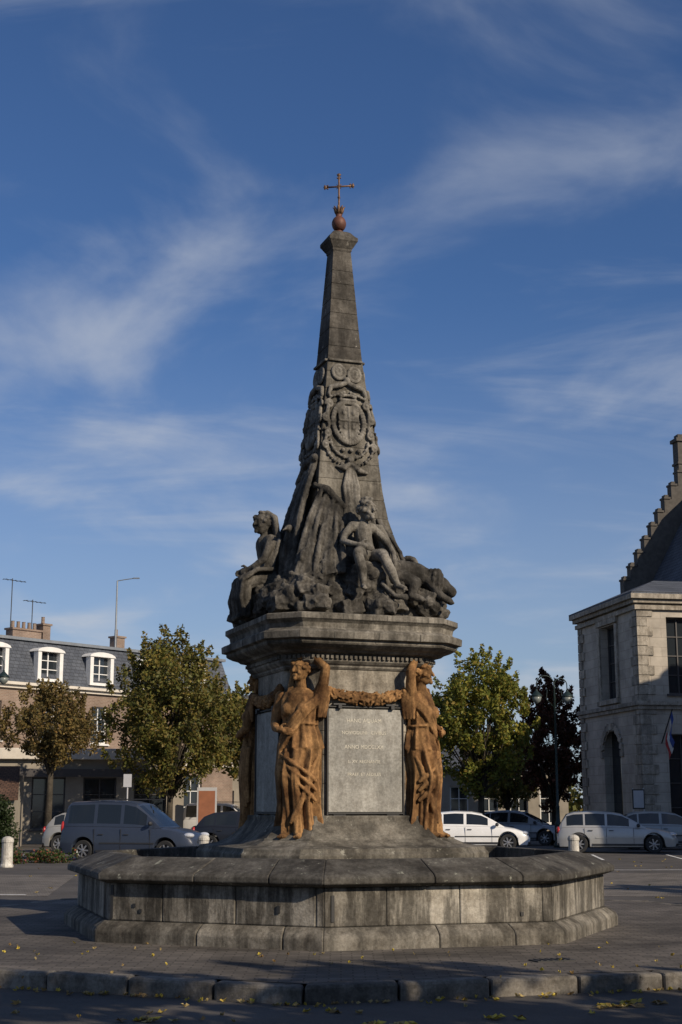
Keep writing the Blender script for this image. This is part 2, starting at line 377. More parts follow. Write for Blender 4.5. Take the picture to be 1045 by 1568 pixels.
# ------------------------------------------------------------------ caryatids
def interp(tab,z):
    for i in range(len(tab)-1):
        a,b=tab[i],tab[i+1]
        if a[0]<=z<=b[0]:
            t=(z-a[0])/(b[0]-a[0]); t=t*t*(3-2*t)
            return [a[k]+(b[k]-a[k])*t for k in range(1,len(a))]
    return list(tab[-1][1:]) if z>tab[-1][0] else list(tab[0][1:])
def hand(g,p,dirv,side):
    d=Vector(dirv).normalized(); s=Vector(side).normalized(); p=Vector(p)
    g.limb([p,p+d*.09],[.034,.04],8)
    for i,l in enumerate((.075,.09,.085,.065)):
        b=p+d*.10+s*(.036-.024*i); c=b+d*l*.55; e=c+d*l*.4-d.cross(s)*.03
        g.limb([b,c,e],[.016,.014,.012],7)
    g.limb([p+d*.03+s*.035,p+d*.07+s*.075,p+d*.11+s*.085],[.018,.016,.012],7)
def head(g,c,look,tilt=0):
    c=Vector(c); f=Vector(look).normalized(); r=Vector((f.y,-f.x,0)).normalized()*-1; u=Vector((0,0,1))
    R3=Matrix((r,-f,u)).transposed()
    def q(x,y,z): return c+R3@Vector((x,y,z))
    g.ball(c,(.105,.12,.145),M=R3,seg=18,rg=12)
    g.ball(q(0,-.04,-.085),(.07,.075,.07),M=R3)
    g.ball(q(0,-.115,-.125),.028)
    g.limb([q(0,-.115,.035),q(0,-.148,-.03)],[.014,.022],8)
    for s in (-1,1):
        g.ball(q(s*.042,-.098,.02),.02,seg=8,rg=6); g.limb([q(s*.02,-.115,.05),q(s*.075,-.09,.045)],[.016,.014],7)
        g.ball(q(s*.05,-.09,-.05),.03,seg=8,rg=6); g.ball(q(s*.105,.01,0),(.018,.03,.04),M=R3,seg=8,rg=6)
    g.limb([q(-.025,-.118,-.078),q(.025,-.118,-.078)],[.013,.013],7); g.limb([q(-.018,-.115,-.096),q(.018,-.115,-.096)],[.014,.014],7)
    rr=random.Random(3)
    for i in range(46):
        a=rr.uniform(.45,2*math.pi-.45)-math.pi/2-0; e=rr.uniform(-.35,1.35)
        v=Vector((math.cos(a)*math.cos(e)*.11,math.sin(a)*math.cos(e)*.125,math.sin(e)*.15+.01))
        if v.y<-.06 and v.z<.075: continue
        g.ball(c+R3@v,(.034,.034,.026),M=R3,seg=8,rg=6)
    g.ball(q(0,.13,.03),(.065,.06,.065),M=R3)
def caryatid(name,mir,pose):
    g=MB(); S=mir
    tab=[(0,0,0,.30,.25,.14),(.08,0,0,.28,.24,.18),(.4,.0,-.02,.255,.215,.20),(.8,.015,-.03,.25,.22,.16),(1.08,.025,-.01,.275,.235,.10),(1.25,.015,0,.245,.205,.08),(1.38,0,0,.215,.175,.07),(1.56,-.01,-.01,.25,.2,.06),(1.70,0,0,.275,.185,.04),(1.80,0,0,.235,.145,.02),(1.86,0,0,.11,.10,0)]
    rings=[]; n=96; z=0
    while z<=1.861:
        cx,cy,rx,ry,am=interp(tab,z); ring=[]
        for j in range(n):
            th=2*math.pi*j/n
            w=9*th+ .9*math.sin(1.7*z+th)+ (1.6*z if z>1.1 else 0)
            fo=1-2*abs(math.sin(w/2)) ; fo2=math.sin(17*th+2.3*math.sin(2.1*z+1.3*th)+z*1.5)
            k=1+am*fo*.9+am*.5*fo2
            kx=math.exp(-((z-.72)/.2)**2)*max(0,math.cos(th+math.pi/2+.45*S))**3*.07
            ring.append((S*(cx+rx*k*math.cos(th)),cy+ry*k*math.sin(th)+(-kx if math.sin(th)<0 else 0),z))
        rings.append(ring); z+=.03
    g.loft(rings)
    for s in (-1,1):
        g.ball((s*.105,-.15,1.585),(.095,.085,.09))
        g.limb([(s*.09,-.2,.03),(s*.11,-.31,.02)],[.05,.035],8)
        for t in range(3): g.ball((s*.11-.03+.03*t,-.34,.02),.018,seg=7,rg=5)
    def around(z0,z1,a0,a1,off,r,n=22):
        pts=[];rr=[]
        for i in range(n+1):
            t=i/n; z=z0+(z1-z0)*t; a=a0+(a1-a0)*t; cx,cy,rx,ry,am=interp(tab,z)
            pts.append((S*(cx+(rx+off)*math.cos(a)),cy+(ry+off)*math.sin(a),z+.03*math.sin(t*math.pi))); rr.append(r*(.7+.3*math.sin(t*9)**2))
        g.limb(pts,rr,8)
    around(1.40,1.40,0,2*math.pi,.005,.02)
    for d in (0,.07,.14,.2): around(1.80-d*.5,1.12-d*1.1,math.radians(-10),math.radians(-170),.02-d*.03,.03)
    for d in (0,.07,.15): around(1.12-d,.70-d*1.6,math.radians(-175),math.radians(-20),.015,.032)
    for d in (0,.1,.2,.3): around(1.0-d,.25-d*.2,math.radians(-15-d*60),math.radians(-75-d*60),.0,.03)
    for i in range(5):
        a=math.radians(-172+i*9); cx,cy,rx,ry,am=interp(tab,.8); 
        g.limb([(S*(rx+.02)*math.cos(a),(ry+.03)*math.sin(a),1.15),(S*(rx+.045)*math.cos(a+.1),(ry+.04)*math.sin(a+.1),.8),(S*(rx+.02)*math.cos(a),(ry+.03)*math.sin(a),.45-.05*i)],[.03,.04,.022],8)
    g.limb([(0,0,1.80),(S*.01,-.03,1.93),(S*.015,-.04,2.02)],[.10,.068,.065],12)
    head(g,(S*.02,-.055,2.10),(S*-.25,-1,0))
    for i in range(5): g.limb([(S*-.11,.0,2.08-.02*i),(S*(-.14+.01*i),-.02,1.92),(S*(-.13+.02*i),-.10,1.78)],[.03,.028,.018],7)
    g.limb([(S*.25,0,1.76),(S*.33,-.03,1.92),(S*.37,-.05,2.10)],[.085,.07,.06],12)
    g.limb([(S*.37,-.05,2.10),(S*.22,-.03,2.23),(S*.10,.02,2.27)],[.06,.05,.036],12)
    hand(g,(S*.10,.02,2.27),(-S*1,.2,.0),(0,0,1))
    for i in range(4): g.limb([(S*(.30+.02*i),-.04+.03*i,1.90-.02*i),(S*(.30+.01*i),-.04+.04*i,1.72),(S*(.27+.01*i),-.04+.04*i,1.5)],[.035,.04,.02],7)
    g.limb([(S*-.25,0,1.75),(S*-.325,-.02,1.58),(S*-.34,-.04,1.42)],[.085,.072,.062],12)
    g.limb([(S*-.34,-.04,1.42),(S*-.27,-.17,1.36),(S*-.19,-.25,1.33)],[.062,.052,.038],12)
    hand(g,(S*-.19,-.25,1.33),(S*1,-.15,-.15),(0,0,1))
    for i in range(4): g.limb([(S*(-.28-.02*i),-.02+.02*i,1.80),(S*(-.31-.02*i),-.04+.03*i,1.66),(S*(-.30-.02*i),-.0+.02*i,1.52)],[.04,.035,.018],7)
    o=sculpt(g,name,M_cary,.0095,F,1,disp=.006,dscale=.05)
    return o
CA=caryatid('caryatid_statue',1,0); CB=caryatid('caryatid_statue_mirrored',-1,0)
rc=1.185
def place(o,az):
    a=math.radians(az); o.location=(rc*math.sin(a),-rc*math.cos(a),1.115); o.rotation_euler=(0,0,a)
place(CA,-45+1); place(CB,45-2)
for az,src,nm in ((135,CA,'caryatid_statue_rear_right'),(-135,CB,'caryatid_statue_rear_left')):
    c=bpy.data.objects.new(nm,src.data); COL.objects.link(c); c.parent=F; place(c,az)
mb=MB()
for az in (-45,45,135,-135):
    a=math.radians(az); M=Matrix.Rotation(a,3,'Z')
    c=M@Vector((0,-rc-.02,1.03)); mb.box(c,(.66,.62,.17),0,M)
mb.obj('statue_plinths',[M_base],F,bevel=.02)
rg=random.Random(5); g=MB()
for s in range(4):
    M=Matrix.Rotation(s*math.pi/2,3,'Z')
    for i in range(260):
        t=rg.uniform(-1,1); u=t*.64; z=2.97-.12*(1-t*t); rr=.075*(1-.25*abs(t)); a=rg.uniform(0,2*math.pi)
        c=Vector((u,-1.02-abs(rr*math.cos(a))*.8,z+rr*math.sin(a)))
        Mr=M@Matrix.Rotation(rg.uniform(0,3),3,'X')@Matrix.Rotation(rg.uniform(0,3),3,'Z')
        g.ball(M@c,(.036,.015,.022),M=Mr,seg=7,rg=5)
    g.limb([M@Vector((-.64+1.28*i/10,-1.02,2.97-.12*(1-(i/5-1)**2))) for i in range(11)],[.05]*11,8)
sculpt(g,'leaf_garland',M_cary,.009,F,0)
# ------------------------------------------------------------------ rocks and upper figures
g=MB(); rr=random.Random(11)
for lvl,(z,h,r) in enumerate(((4.02,1.12,.19),(4.12,1.06,.21),(4.24,.95,.23),(4.40,.82,.22),(4.52,.72,.18))):
    n=34-lvl*4
    for i in range(n):
        t=(i+rr.uniform(0,.6))/n*8; k=int(t)%8; f=t-int(t); c=csq(h,0,.74); p=Vector(c[k]).lerp(Vector(c[(k+1)%8]),f)
        q=rr.uniform(.55,1.1)*r; tl=.25 if lvl==0 else .6
        M=Matrix.Rotation(rr.uniform(0,3),3,'Z')@Matrix.Rotation(rr.uniform(-tl,tl),3,'X')@Matrix.Rotation(rr.uniform(-tl,tl),3,'Y')
        g.box((p.x+rr.uniform(-.06,.04),p.y+rr.uniform(-.04,.06),z+rr.uniform(-.02,.08)),(q*1.7,q*1.4,q*1.0),0,M)
        if i%2==0: g.ball((p.x,p.y,z+.03),(q*1.1,q*.85,q*.75),M=M,nz=.6,sd=i*.7+lvl,seg=12,rg=8)
g.loft([csq(1.1,3.88),csq(1.0,4.3),csq(.7,4.75)])
g.ball((0.05,-.95,4.42),(.34,.28,.25),nz=.3,sd=2); g.ball((-.95,.05,4.25),(.30,.36,.26),nz=.4,sd=3)
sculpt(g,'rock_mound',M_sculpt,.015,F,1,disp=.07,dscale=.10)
g=MB()
for sx in (-1,1):
    for sy in (-1,1):
        pts=[];rd=[]
        for i in range(26):
            t=i/25; a=t*2.2*math.pi; r=.13*(1-t*.75)
            z=4.66+r*math.sin(a)
            pts.append((sx*(.72+r*math.cos(a)*.7),sy*(.72+r*math.cos(a)*.7),z)); rd.append(.04)
        g.limb(pts,rd,8)
def sheet(top,bot,n,r,bulge=.06,mid=.5):
    for i in range(n):
        t=i/(n-1); a=Vector(top[0]).lerp(Vector(top[1]),t); b=Vector(bot[0]).lerp(Vector(bot[1]),t); pts=[];rd=[]
        for k in range(7):
            s_=k/6; p=a.lerp(b,s_); o=Vector((p.x,p.y,0)).normalized()*(bulge*math.sin(s_*math.pi)+.03*math.sin(i*2.1+k*.8)+(.025 if i%2 else 0))
            pts.append(p+o); rd.append(r*(.75+.5*s_))
        g.limb(pts,rd,7)
sheet(((-.42,-.46,5.7),(-.16,-.52,5.45)),((-.92,-.78,4.42),(-.30,-1.0,4.5)),12,.036,.04)
sheet(((-.46,-.36,6.1),(-.46,.25,5.9)),((-.86,-.5,4.5),(-.80,.45,4.5)),15,.045,.06)
sheet(((.20,-.58,5.3),(.42,-.52,5.3)),((.34,-.86,4.6),(.62,-.80,4.6)),6,.03,.02)
g.limb([(-.48,-.40,5.75),(-.36,-.52,5.68),(-.24,-.54,5.56),(-.12,-.56,5.45)],[.05,.06,.055,.04],8)
g.limb([(-.50,-.42,6.14),(-.52,-.15,6.10),(-.50,.1,6.0),(-.5,.28,5.92)],[.05,.06,.06,.05],8)
sculpt(g,'scrolls_and_drapery',M_sculpt,.012,F,1,disp=.02,dscale=.06)
def boy(g):
    g.limb([(.05,-.93,4.74),(.04,-.90,4.86),(.02,-.88,4.98),(.02,-.87,5.08)],[.135,.115,.12,.125],14)
    g.limb([(-.12,-.87,5.12),(.15,-.87,5.11)],[.075,.075],12)
    g.limb([(.02,-.88,5.14),(.04,-.90,5.24)],[.065,.055],12)
    head(g,(.06,-.93,5.35),(.35,-1,0))
    g.limb([(-.03,-.98,4.71),(-.12,-1.14,4.73),(-.20,-1.27,4.70)],[.105,.09,.068],12)
    g.limb([(-.20,-1.27,4.70),(-.16,-1.31,4.50),(-.13,-1.29,4.30)],[.068,.066,.042],12)
    g.limb([(-.13,-1.28,4.27),(-.16,-1.40,4.23)],[.042,.03],8)
    g.limb([(.13,-.98,4.71),(.18,-1.15,4.71),(.16,-1.30,4.64)],[.105,.09,.068],12)
    g.limb([(.16,-1.30,4.64),(.24,-1.34,4.46),(.32,-1.32,4.32)],[.068,.066,.042],12)
    g.limb([(.32,-1.31,4.30),(.40,-1.40,4.25)],[.042,.03],8)
    for bx in (-.16,.40):
        for t in range(4): g.ball((bx-.025+.017*t,-1.42,4.225),.012,seg=7,rg=5)
    g.limb([(-.14,-.87,5.12),(-.25,-.93,5.00),(-.30,-.98,4.90)],[.06,.05,.043],10); g.limb([(-.30,-.98,4.90),(-.22,-1.10,4.85),(-.14,-1.17,4.83)],[.043,.038,.028],10)
    hand(g,(-.14,-1.17,4.83),(1,-.5,-.3),(0,0,1))
    g.limb([(.17,-.87,5.11),(.30,-.90,4.99),(.37,-.94,4.88)],[.06,.05,.043],10); g.limb([(.37,-.94,4.88),(.40,-1.02,4.76),(.38,-1.08,4.66)],[.043,.038,.028],10)
    hand(g,(.38,-1.08,4.66),(0,-.6,-1),(1,0,0))
    for i in range(4): g.limb([(.20+.03*i,-.85,5.15),(.30+.03*i,-.83,4.95),(.36+.04*i,-.88,4.65),(.40+.05*i,-1.0,4.42)],[.03,.05,.06,.04],8)
g=MB(); boy(g); sculpt(g,'seated_boy_statue',M_relief,.010,F,2,disp=.004,dscale=.05)
def lady(g):
    g.limb([(-.92,.1,4.52),(-.95,.1,4.7),(-.99,.1,4.88),(-1.02,.08,4.98)],[.20,.155,.155,.15],14)
    g.limb([(-1.02,-.12,5.01),(-1.02,.28,5.01)],[.085,.085],12)
    g.limb([(-1.03,.08,5.05),(-1.06,.06,5.17)],[.07,.06],12)
    head(g,(-1.09,.04,5.27),(-1,-.45,0))
    for i in range(7):
        y=-.10+.05*i; g.limb([(-1.04,y*.6+.04,5.41),(-.95,y+.02,5.33),(-.92,y*1.3+.04,5.12),(-.88,y*1.6+.04,4.9),(-.82,y*1.8+.04,4.62)],[.035,.045,.045,.05,.05],8)
    for s,dy in ((-1,0),(1,.22)):
        y=-.02+dy
        g.limb([(-.95,y,4.45),(-1.18,y-.05,4.50),(-1.38,y-.09,4.42)],[.15,.13,.105],12)
        g.limb([(-1.38,y-.09,4.42),(-1.38,y-.09,4.22),(-1.34,y-.05,4.02)],[.105,.095,.07],12)
        g.limb([(-1.33,y-.05,4.0),(-1.45,y-.08,3.96)],[.05,.035],8)
    for i in range(10):
        y=-.24+.06*i; g.limb([(-1.02,y,4.60),(-1.25,y-.03,4.58),(-1.44+.03*(i%2),y-.05,4.44),(-1.46+.02*(i%3),y,4.20),(-1.40,y+.01,3.98)],[.03,.034,.034,.034,.03],7)
    for i in range(5): g.limb([(-.93,-.14-.02*i,5.0),(-1.02,-.17,4.82-.05*i),(-1.12,-.12,4.6)],[.03,.035,.03],7)
    g.limb([(-1.02,-.14,5.0),(-1.10,-.25,4.85),(-1.16,-.27,4.72)],[.075,.062,.05],10); g.limb([(-1.16,-.27,4.72),(-1.26,-.2,4.64),(-1.33,-.12,4.60)],[.05,.042,.032],10)
    hand(g,(-1.33,-.12,4.60),(-.6,.6,-.3),(0,0,1))
    g.limb([(-1.0,.30,4.99),(-.93,.42,4.85),(-.90,.46,4.7)],[.07,.06,.05],10); g.limb([(-.90,.46,4.7),(-.98,.5,4.52)],[.05,.035],10)
    hand(g,(-.98,.5,4.52),(-.6,.4,-1),(0,1,0))
g=MB(); lady(g); lo=sculpt(g,'seated_woman_statue',M_sculpt,.011,F,1,disp=.008,dscale=.05)
g=MB()
g.limb([(-.72,-.22,4.72),(-.76,-.3,4.95),(-.80,-.34,5.08)],[.13,.11,.07],10); g.ball((-.84,-.38,5.14),(.07,.05,.05)); g.limb([(-.88,-.40,5.14),(-.95,-.42,5.10)],[.025,.008],7)
for i in range(6): g.limb([(-.72,-.2+.02*i,5.0),(-.68+.02*i,-.28,5.14-.04*i),(-.60+.03*i,-.42,5.02-.07*i)],[.05,.04,.02],7)
sculpt(g,'eagle_statue',M_sculpt,.012,F,1)
g=MB()
g.limb([(.30,-.92,4.48),(.50,-1.00,4.53),(.70,-1.04,4.51),(.86,-1.06,4.43),(.96,-1.06,4.35)],[.13,.16,.15,.14,.13],14)
g.ball((1.02,-1.08,4.36),(.15,.14,.13)); g.limb([(1.07,-1.12,4.34),(1.15,-1.18,4.27)],[.095,.075],10); g.limb([(1.06,-1.11,4.26),(1.12,-1.15,4.19)],[.065,.05],8)
for i in range(60):
    a=i*2.4; e=(i%5)*.3-.5; g.ball((.93+.15*math.cos(a)*math.cos(e)*.7,-1.06+.19*math.sin(a)*math.cos(e),4.38+.19*math.sin(e)+.02),(.045,.045,.055),seg=7,rg=5)
for sx in (-1,1): g.ball((1.00,-1.08+sx*.10,4.48),.03); g.ball((1.11,-1.13+sx*.05,4.39),.02,seg=7,rg=5)
g.limb([(.84,-1.15,4.40),(.96,-1.26,4.20),(1.08,-1.30,4.12)],[.075,.055,.045],10); g.limb([(.40,-1.05,4.46),(.62,-1.22,4.36),(.55,-1.26,4.18),(.66,-1.32,4.13)],[.13,.085,.06,.045],10)
for t in range(4): g.ball((1.11,-1.33+.03*t,4.10),.02,seg=7,rg=5); g.ball((.70,-1.35+.025*t,4.12),.018,seg=7,rg=5)
g.limb([(.28,-.95,4.5),(.16,-1.22,4.32),(.28,-1.34,4.16),(.42,-1.36,4.14)],[.04,.03,.028,.045],8)
sculpt(g,'reclining_lion_statue',M_sculpt,.012,F,1,disp=.01,dscale=.05)
# ------------------------------------------------------------------ ground
M_road=asphalt('asphalt',(.078,.071,.064)); M_pave=brickmat('pavement_setts',(.14,.124,.107),(.095,.085,.074),(.06,.053,.045),1,.22,.11,.008,var=.55)
M_kerb=stone('kerb_granite',(.26,.24,.21),(.10,.092,.08),.3,island=.4)
M_cob=brickmat('cobbles',(.20,.18,.157),(.135,.122,.106),(.08,.072,.062),1,.16,.11,.01,var=.4,bump=.6)
M_paint=plain('road_paint',(.6,.6,.58),.8,0,.4,9)
GZ=-.15
mb=MB(); mb.add([(-1500,-300,GZ),(1500,-300,GZ),(1500,3000,GZ),(-1500,3000,GZ)],[(0,1,2,3)]); mb.obj('ground',[M_road])
def octo(r,z):
    a0=math.radians(20)
    out=[]
    for k in range(8):
        d=bdir(k)*r; out.append((AX+d.x*math.cos(a0)-d.y*math.sin(a0),AY+d.x*math.sin(a0)+d.y*math.cos(a0),z))
    return out
mb=MB(); mb.add(octo(6.42,-.002),[tuple(range(8))]); mb.obj('pavement',[M_pave])
mb=MB(); o1=octo(6.42,0);o2=octo(6.66,0)
for k in range(8):
    a,b,c,d=[Vector(p) for p in (o1[k],o1[(k+1)%8],o2[(k+1)%8],o2[k])]; n=6
    for i in range(n):
        t0=i/n+.002;t1=(i+1)/n-.002; jz=rnd.uniform(-.008,.008)
        q=[a.lerp(b,t0),a.lerp(b,t1),d.lerp(c,t1),d.lerp(c,t0)]
        mb.loft([[ (p.x,p.y,GZ-.05) for p in q],[(p.x,p.y,.002+jz) for p in q]])
mb.obj('kerb',[M_kerb],bevel=.03)
mb=MB(); mb.add([(3.5,27.5,GZ+.004),(40,27.5,GZ+.004),(40,37,GZ+.004),(6,37,GZ+.004)],[(0,1,2,3)]); mb.add([(-40,30,GZ+.004),(-5.5,27.5,GZ+.004),(-6.5,36,GZ+.004),(-40,38,GZ+.004)],[(0,1,2,3)]); mb.obj('cobbled_road',[M_cob])
mb=MB()
for p,q in (((-8.0,24.5),(-9.4,40)),((-30,30.0),(-6,28.0)),((3,38.5),(30,40.0))):
    p=Vector((*p,0));q=Vector((*q,0)); d=(q-p).normalized(); s=Vector((-d.y,d.x,0))*.08
    mb.add([(v.x,v.y,GZ+.008) for v in (p-s,p+s,q+s,q-s)],[(0,1,2,3)])
for i in range(9):
    x=-14+i*2.5 if i<5 else 3+(i-5)*2.6
    mb.add([(x,46,GZ+.008),(x+.1,46,GZ+.008),(x+.6,51,GZ+.008),(x+.5,51,GZ+.008)],[(0,1,2,3)])
mb.obj('road_markings',[M_paint])
mb=MB(); mb.box((2.1,14.75,.004),(.42,.2,.012),0,Matrix.Rotation(.35,3,'Z'))
for i in range(6): mb.box((2.1+.06*(i-2.5),14.75+.022*(i-2.5),.012),(.018,.17,.008),0,Matrix.Rotation(.35,3,'Z'))
mb.obj('drain_grate',[M_dark])
M_fall=leafmat('fallen_leaf',[(.45,.34,.06),(.60,.48,.08),(.24,.15,.06),(.45,.37,.18),(.18,.11,.05)],.15)
mb=MB(); rl=random.Random(21)
def leaf(x,y,z,s,mi=0):
    a=rl.uniform(0,6.28); n=9; vs=[]
    for k in range(n):
        t=2*math.pi*k/n; r=s*(1 if k%2 else .55)*rl.uniform(.8,1.1); vs.append((x+r*math.cos(t+a),y+r*.9*math.sin(t+a),z+.004+rl.uniform(0,.035)))
    vs.append((x,y,z+.006)); mb.add(vs,[(k,(k+1)%n,n) for k in range(n)],mi)
for k in (-2,-1,0,1):
    a=Vector(octo(6.7,0)[k%8]); b=Vector(octo(6.7,0)[(k+1)%8])
    for i in range(75):
        p=a.lerp(b,rl.random()); leaf(p.x+rl.gauss(0,.04),p.y-abs(rl.gauss(0,.10)),GZ,rl.uniform(.015,.045))
for cx,cy,z,n in ((-1.62,11.7,GZ,9),(.36,11.5,GZ,10),(2.3,12.5,GZ,9),(-3.0,12.7,GZ,8),(.05,12.2,GZ,4),(1.3,11.8,GZ,5),(2.6,12.7,GZ,6)):
    for i in range(n): leaf(cx+rl.gauss(0,.10),cy+rl.gauss(0,.05),z,rl.uniform(.045,.08))
for i in range(25): leaf(rl.uniform(-3.2,3.2),rl.uniform(10.7,12.6),GZ,rl.uniform(.02,.05))
for i in range(110): leaf(rl.uniform(-6,6),rl.uniform(13,17),0,rl.uniform(.010,.028))
for i in range(300): leaf(rl.uniform(-20,20),rl.uniform(23,50),GZ+.008,rl.uniform(.03,.06))
mb.obj('fallen_leaves',[M_fall],fix=False)
# ------------------------------------------------------------------ trees
M_bark=stone('bark',(.10,.085,.065),(.04,.035,.028),.4)
def leaves_np(name,centers,radii,n,size,mat,parent,seed,flat=1.0):
    r=np.random.default_rng(seed); C=np.array(centers);Rr=np.array(radii)
    w=Rr**2; idx=r.choice(len(C),n,p=w/w.sum())
    d=r.normal(size=(n,3)); d/=np.linalg.norm(d,axis=1)[:,None]; rad=(r.random(n)**.45)[:,None]*Rr[idx][:,None]
    P=C[idx]+d*rad*np.array([1,1,flat])
    a=r.normal(size=(n,3)); a/=np.linalg.norm(a,axis=1)[:,None]; b=np.cross(a,r.normal(size=(n,3))); b/=np.linalg.norm(b,axis=1)[:,None]
    s=(r.uniform(.6,1.25,n)*size)[:,None]
    V=np.stack([P-a*s,P+b*s*.55,P+a*s,P-b*s*.55],1).reshape(-1,3)
    me=bpy.data.meshes.new(name); me.vertices.add(4*n); me.vertices.foreach_set('co',V.ravel())
    me.loops.add(4*n); me.loops.foreach_set('vertex_index',np.arange(4*n,dtype=np.int32))
    me.polygons.add(n); me.polygons.foreach_set('loop_start',np.arange(0,4*n,4,dtype=np.int32)); me.polygons.foreach_set('loop_total',np.full(n,4,dtype=np.int32))
    me.materials.append(mat); me.update(calc_edges=True)
    o=bpy.data.objects.new(name,me); COL.objects.link(o)
    if parent: o.parent=parent
    return o
def tree(x,y,z0,z1,hw,mat,n,seed,size=.13,tr=.16,clumps=110,gap=.25,trunkz=None,cr=1.0,sprigs=90):
    r=random.Random(seed); e=empty('tree',(x,y,GZ)); H=z1-GZ; b0=z0-GZ
    cz=b0+(H-b0)*.46; hz=(H-b0)/2; mb=MB()
    tz=trunkz or b0*1.0+.3
    mb.tube([(0,0,-.05),(0,0,.15),(.03,.02,tz*.5),(0.05,0,tz)],[tr*1.5,tr*1.1,tr*.9,tr*.75],10)
    cs=[];rs=[]
    for i in range(clumps):
        while True:
            p=Vector((r.uniform(-1,1),r.uniform(-1,1),r.uniform(-1,1))); l=p.length
            if l<1 and l>.35 : break
        wz=1-.30*max(0,p.z)-.12*max(0,-p.z)
        c=Vector((p.x*hw*.90*wz,p.y*hw*.90*wz,cz+p.z*hz*.88)); cs.append(tuple(c)); rs.append(cr*r.uniform(.28,.6)*(hw/2.6)**.7)
    for i in range(0,clumps,3):
        c=Vector(cs[i]); st=Vector((.05,0,tz*r.uniform(.75,1.0))); m=st.lerp(c,.5)+Vector((r.uniform(-.2,.2),r.uniform(-.2,.2),r.uniform(0,.35)))
        mb.tube([st,st.lerp(m,.5)+Vector((0,0,.1)),m,c],[tr*.42,tr*.3,tr*.2,.015],6)
    for i in range(sprigs):
        a=r.uniform(0,6.28); u=r.uniform(-.6,1); rad=math.sqrt(max(0,1-u*u))*(1-.25*max(0,u)); k=r.uniform(.92,1.04)
        c=Vector((math.cos(a)*rad*hw*k,math.sin(a)*rad*hw*k,cz+u*hz*k))
        for q in range(3): cs.append(tuple(c+Vector((math.cos(a)*.06*q,math.sin(a)*.06*q,.16*q)))); rs.append(.20-.05*q)
    mb.obj('trunk_and_limbs',[M_bark],e,smooth=True)
    leaves_np('foliage',cs,rs,n,size,mat,e,seed)
    return e
ML1=leafmat('linden_leaf_olive',[(.11,.125,.033),(.165,.165,.04),(.08,.09,.028),(.23,.185,.048),(.16,.11,.035)])
ML2=leafmat('linden_leaf_green',[(.12,.15,.03),(.20,.22,.04),(.09,.115,.025),(.28,.26,.045),(.22,.15,.035)])
ML3=leafmat('autumn_leaf_brown',[(.15,.12,.05),(.19,.14,.05),(.10,.09,.035),(.24,.15,.06)])
ML4=leafmat('purple_leaf',[(.09,.035,.025),(.13,.045,.025),(.05,.022,.018),(.08,.05,.025)])
ML5=leafmat('evergreen_leaf',[(.025,.045,.015),(.038,.06,.018),(.016,.03,.012)])
tree(-7.35,62,2.0,9.2,3.05,ML1,34000,1,size=.088,clumps=170)
tree(-12.1,60,3.1,6.6,2.1,ML3,13000,2,tr=.15,size=.08,clumps=90,sprigs=60)
tree(5.95,62,2.0,8.6,2.35,ML2,26000,3,size=.088,clumps=140)
tree(11.4,78,1.2,8.9,1.9,ML4,16000,4,size=.11)
tree(9.6,84,1.2,6.5,2.0,ML1,8000,14,size=.12)
tree(-4.2,70,2.5,7.5,2.2,ML1,9000,5)
tree(15.5,17.5,2.2,6.5,2.1,ML2,4200,6,size=.16,clumps=50,sprigs=20)
tree(13.2,24,2.5,5.5,1.6,ML2,2600,9,size=.15,clumps=40,sprigs=20)
for i,x in enumerate((5.2,8.6,12.2,15.8,19.6)):
    tree(x,5.0+.3*(i%2),2.7,6.9,1.9,ML1,5500,30+i,size=.11,clumps=40,sprigs=30)
cs=[];rs=[];r=random.Random(9)
for i in range(200):
    x=-60+i*.62; cs.append((x+r.uniform(-.5,.5),118+r.uniform(-3,3),r.uniform(.5,3.4)+.6*math.sin(x*.3))); rs.append(r.uniform(.7,1.5))
leaves_np('distant_trees',cs,rs,16000,.3,ML1,None,12)
e=empty('conifer_shrub',(-11.25,48,GZ)); mb=MB(); mb.tube([(0,0,0),(0,0,1.2)],[.06,.03],8); mb.obj('stem',[M_bark],e)
leaves_np('foliage',[(0,0,.35),(0.1,0,.75),(-.15,.1,1.1),(0.05,0,1.45),(0.02,0,1.75),(-.3,0,.7)],[.62,.6,.55,.45,.28,.5],5500,.055,ML5,e,3)
cs=[];rs=[]
for i in range(60):
    x=-14+i*.10; cs.append((x+r.uniform(-.1,.1),43.5+r.uniform(-.7,.7),r.uniform(-.1,.15))); rs.append(r.uniform(.15,.3))
MFL=leafmat('flower_bed_leaf',[(.04,.07,.02),(.06,.10,.02),(.05,.07,.02),(.03,.05,.02),(.35,.10,.08)])
leaves_np('flower_bed',cs,rs,5000,.05,MFL,None,4)
# ------------------------------------------------------------------ buildings
M_glass=glassmat('window_glass'); M_white=plain('white_joinery',(.70,.70,.68),.5,0,.08); M_slate=brickmat('slate_roof',(.10,.112,.135),(.07,.08,.10),(.035,.038,.045),1,.3,.18,.012,rot=True,var=.25)
M_brick=brickmat('brick_wall',(.25,.175,.135),(.20,.14,.107),(.27,.23,.19),1,.22,.075,.01,rot=True)
M_render=plain('rendered_wall',(.28,.25,.205),.9,0,.2,1.5); M_band=plain('painted_band',(.56,.52,.45),.7,0,.1)
M_hall=brickmat('ashlar_wall',(.45,.405,.34),(.39,.35,.295),(.25,.22,.18),1,1.1,.42,.008,rot=True,var=.3)
M_quoin=stone('quoin_stone',(.46,.42,.355),(.30,.27,.225),.35,island=.15); M_tile=brickmat('tile_roof',(.13,.075,.052),(.09,.052,.038),(.04,.027,.02),1,.2,.16,.02,var=.35)
M_darkwall=plain('shop_front_dark',(.06,.055,.055),.5); M_zinc=plain('zinc',(.22,.24,.26),.5,.4)
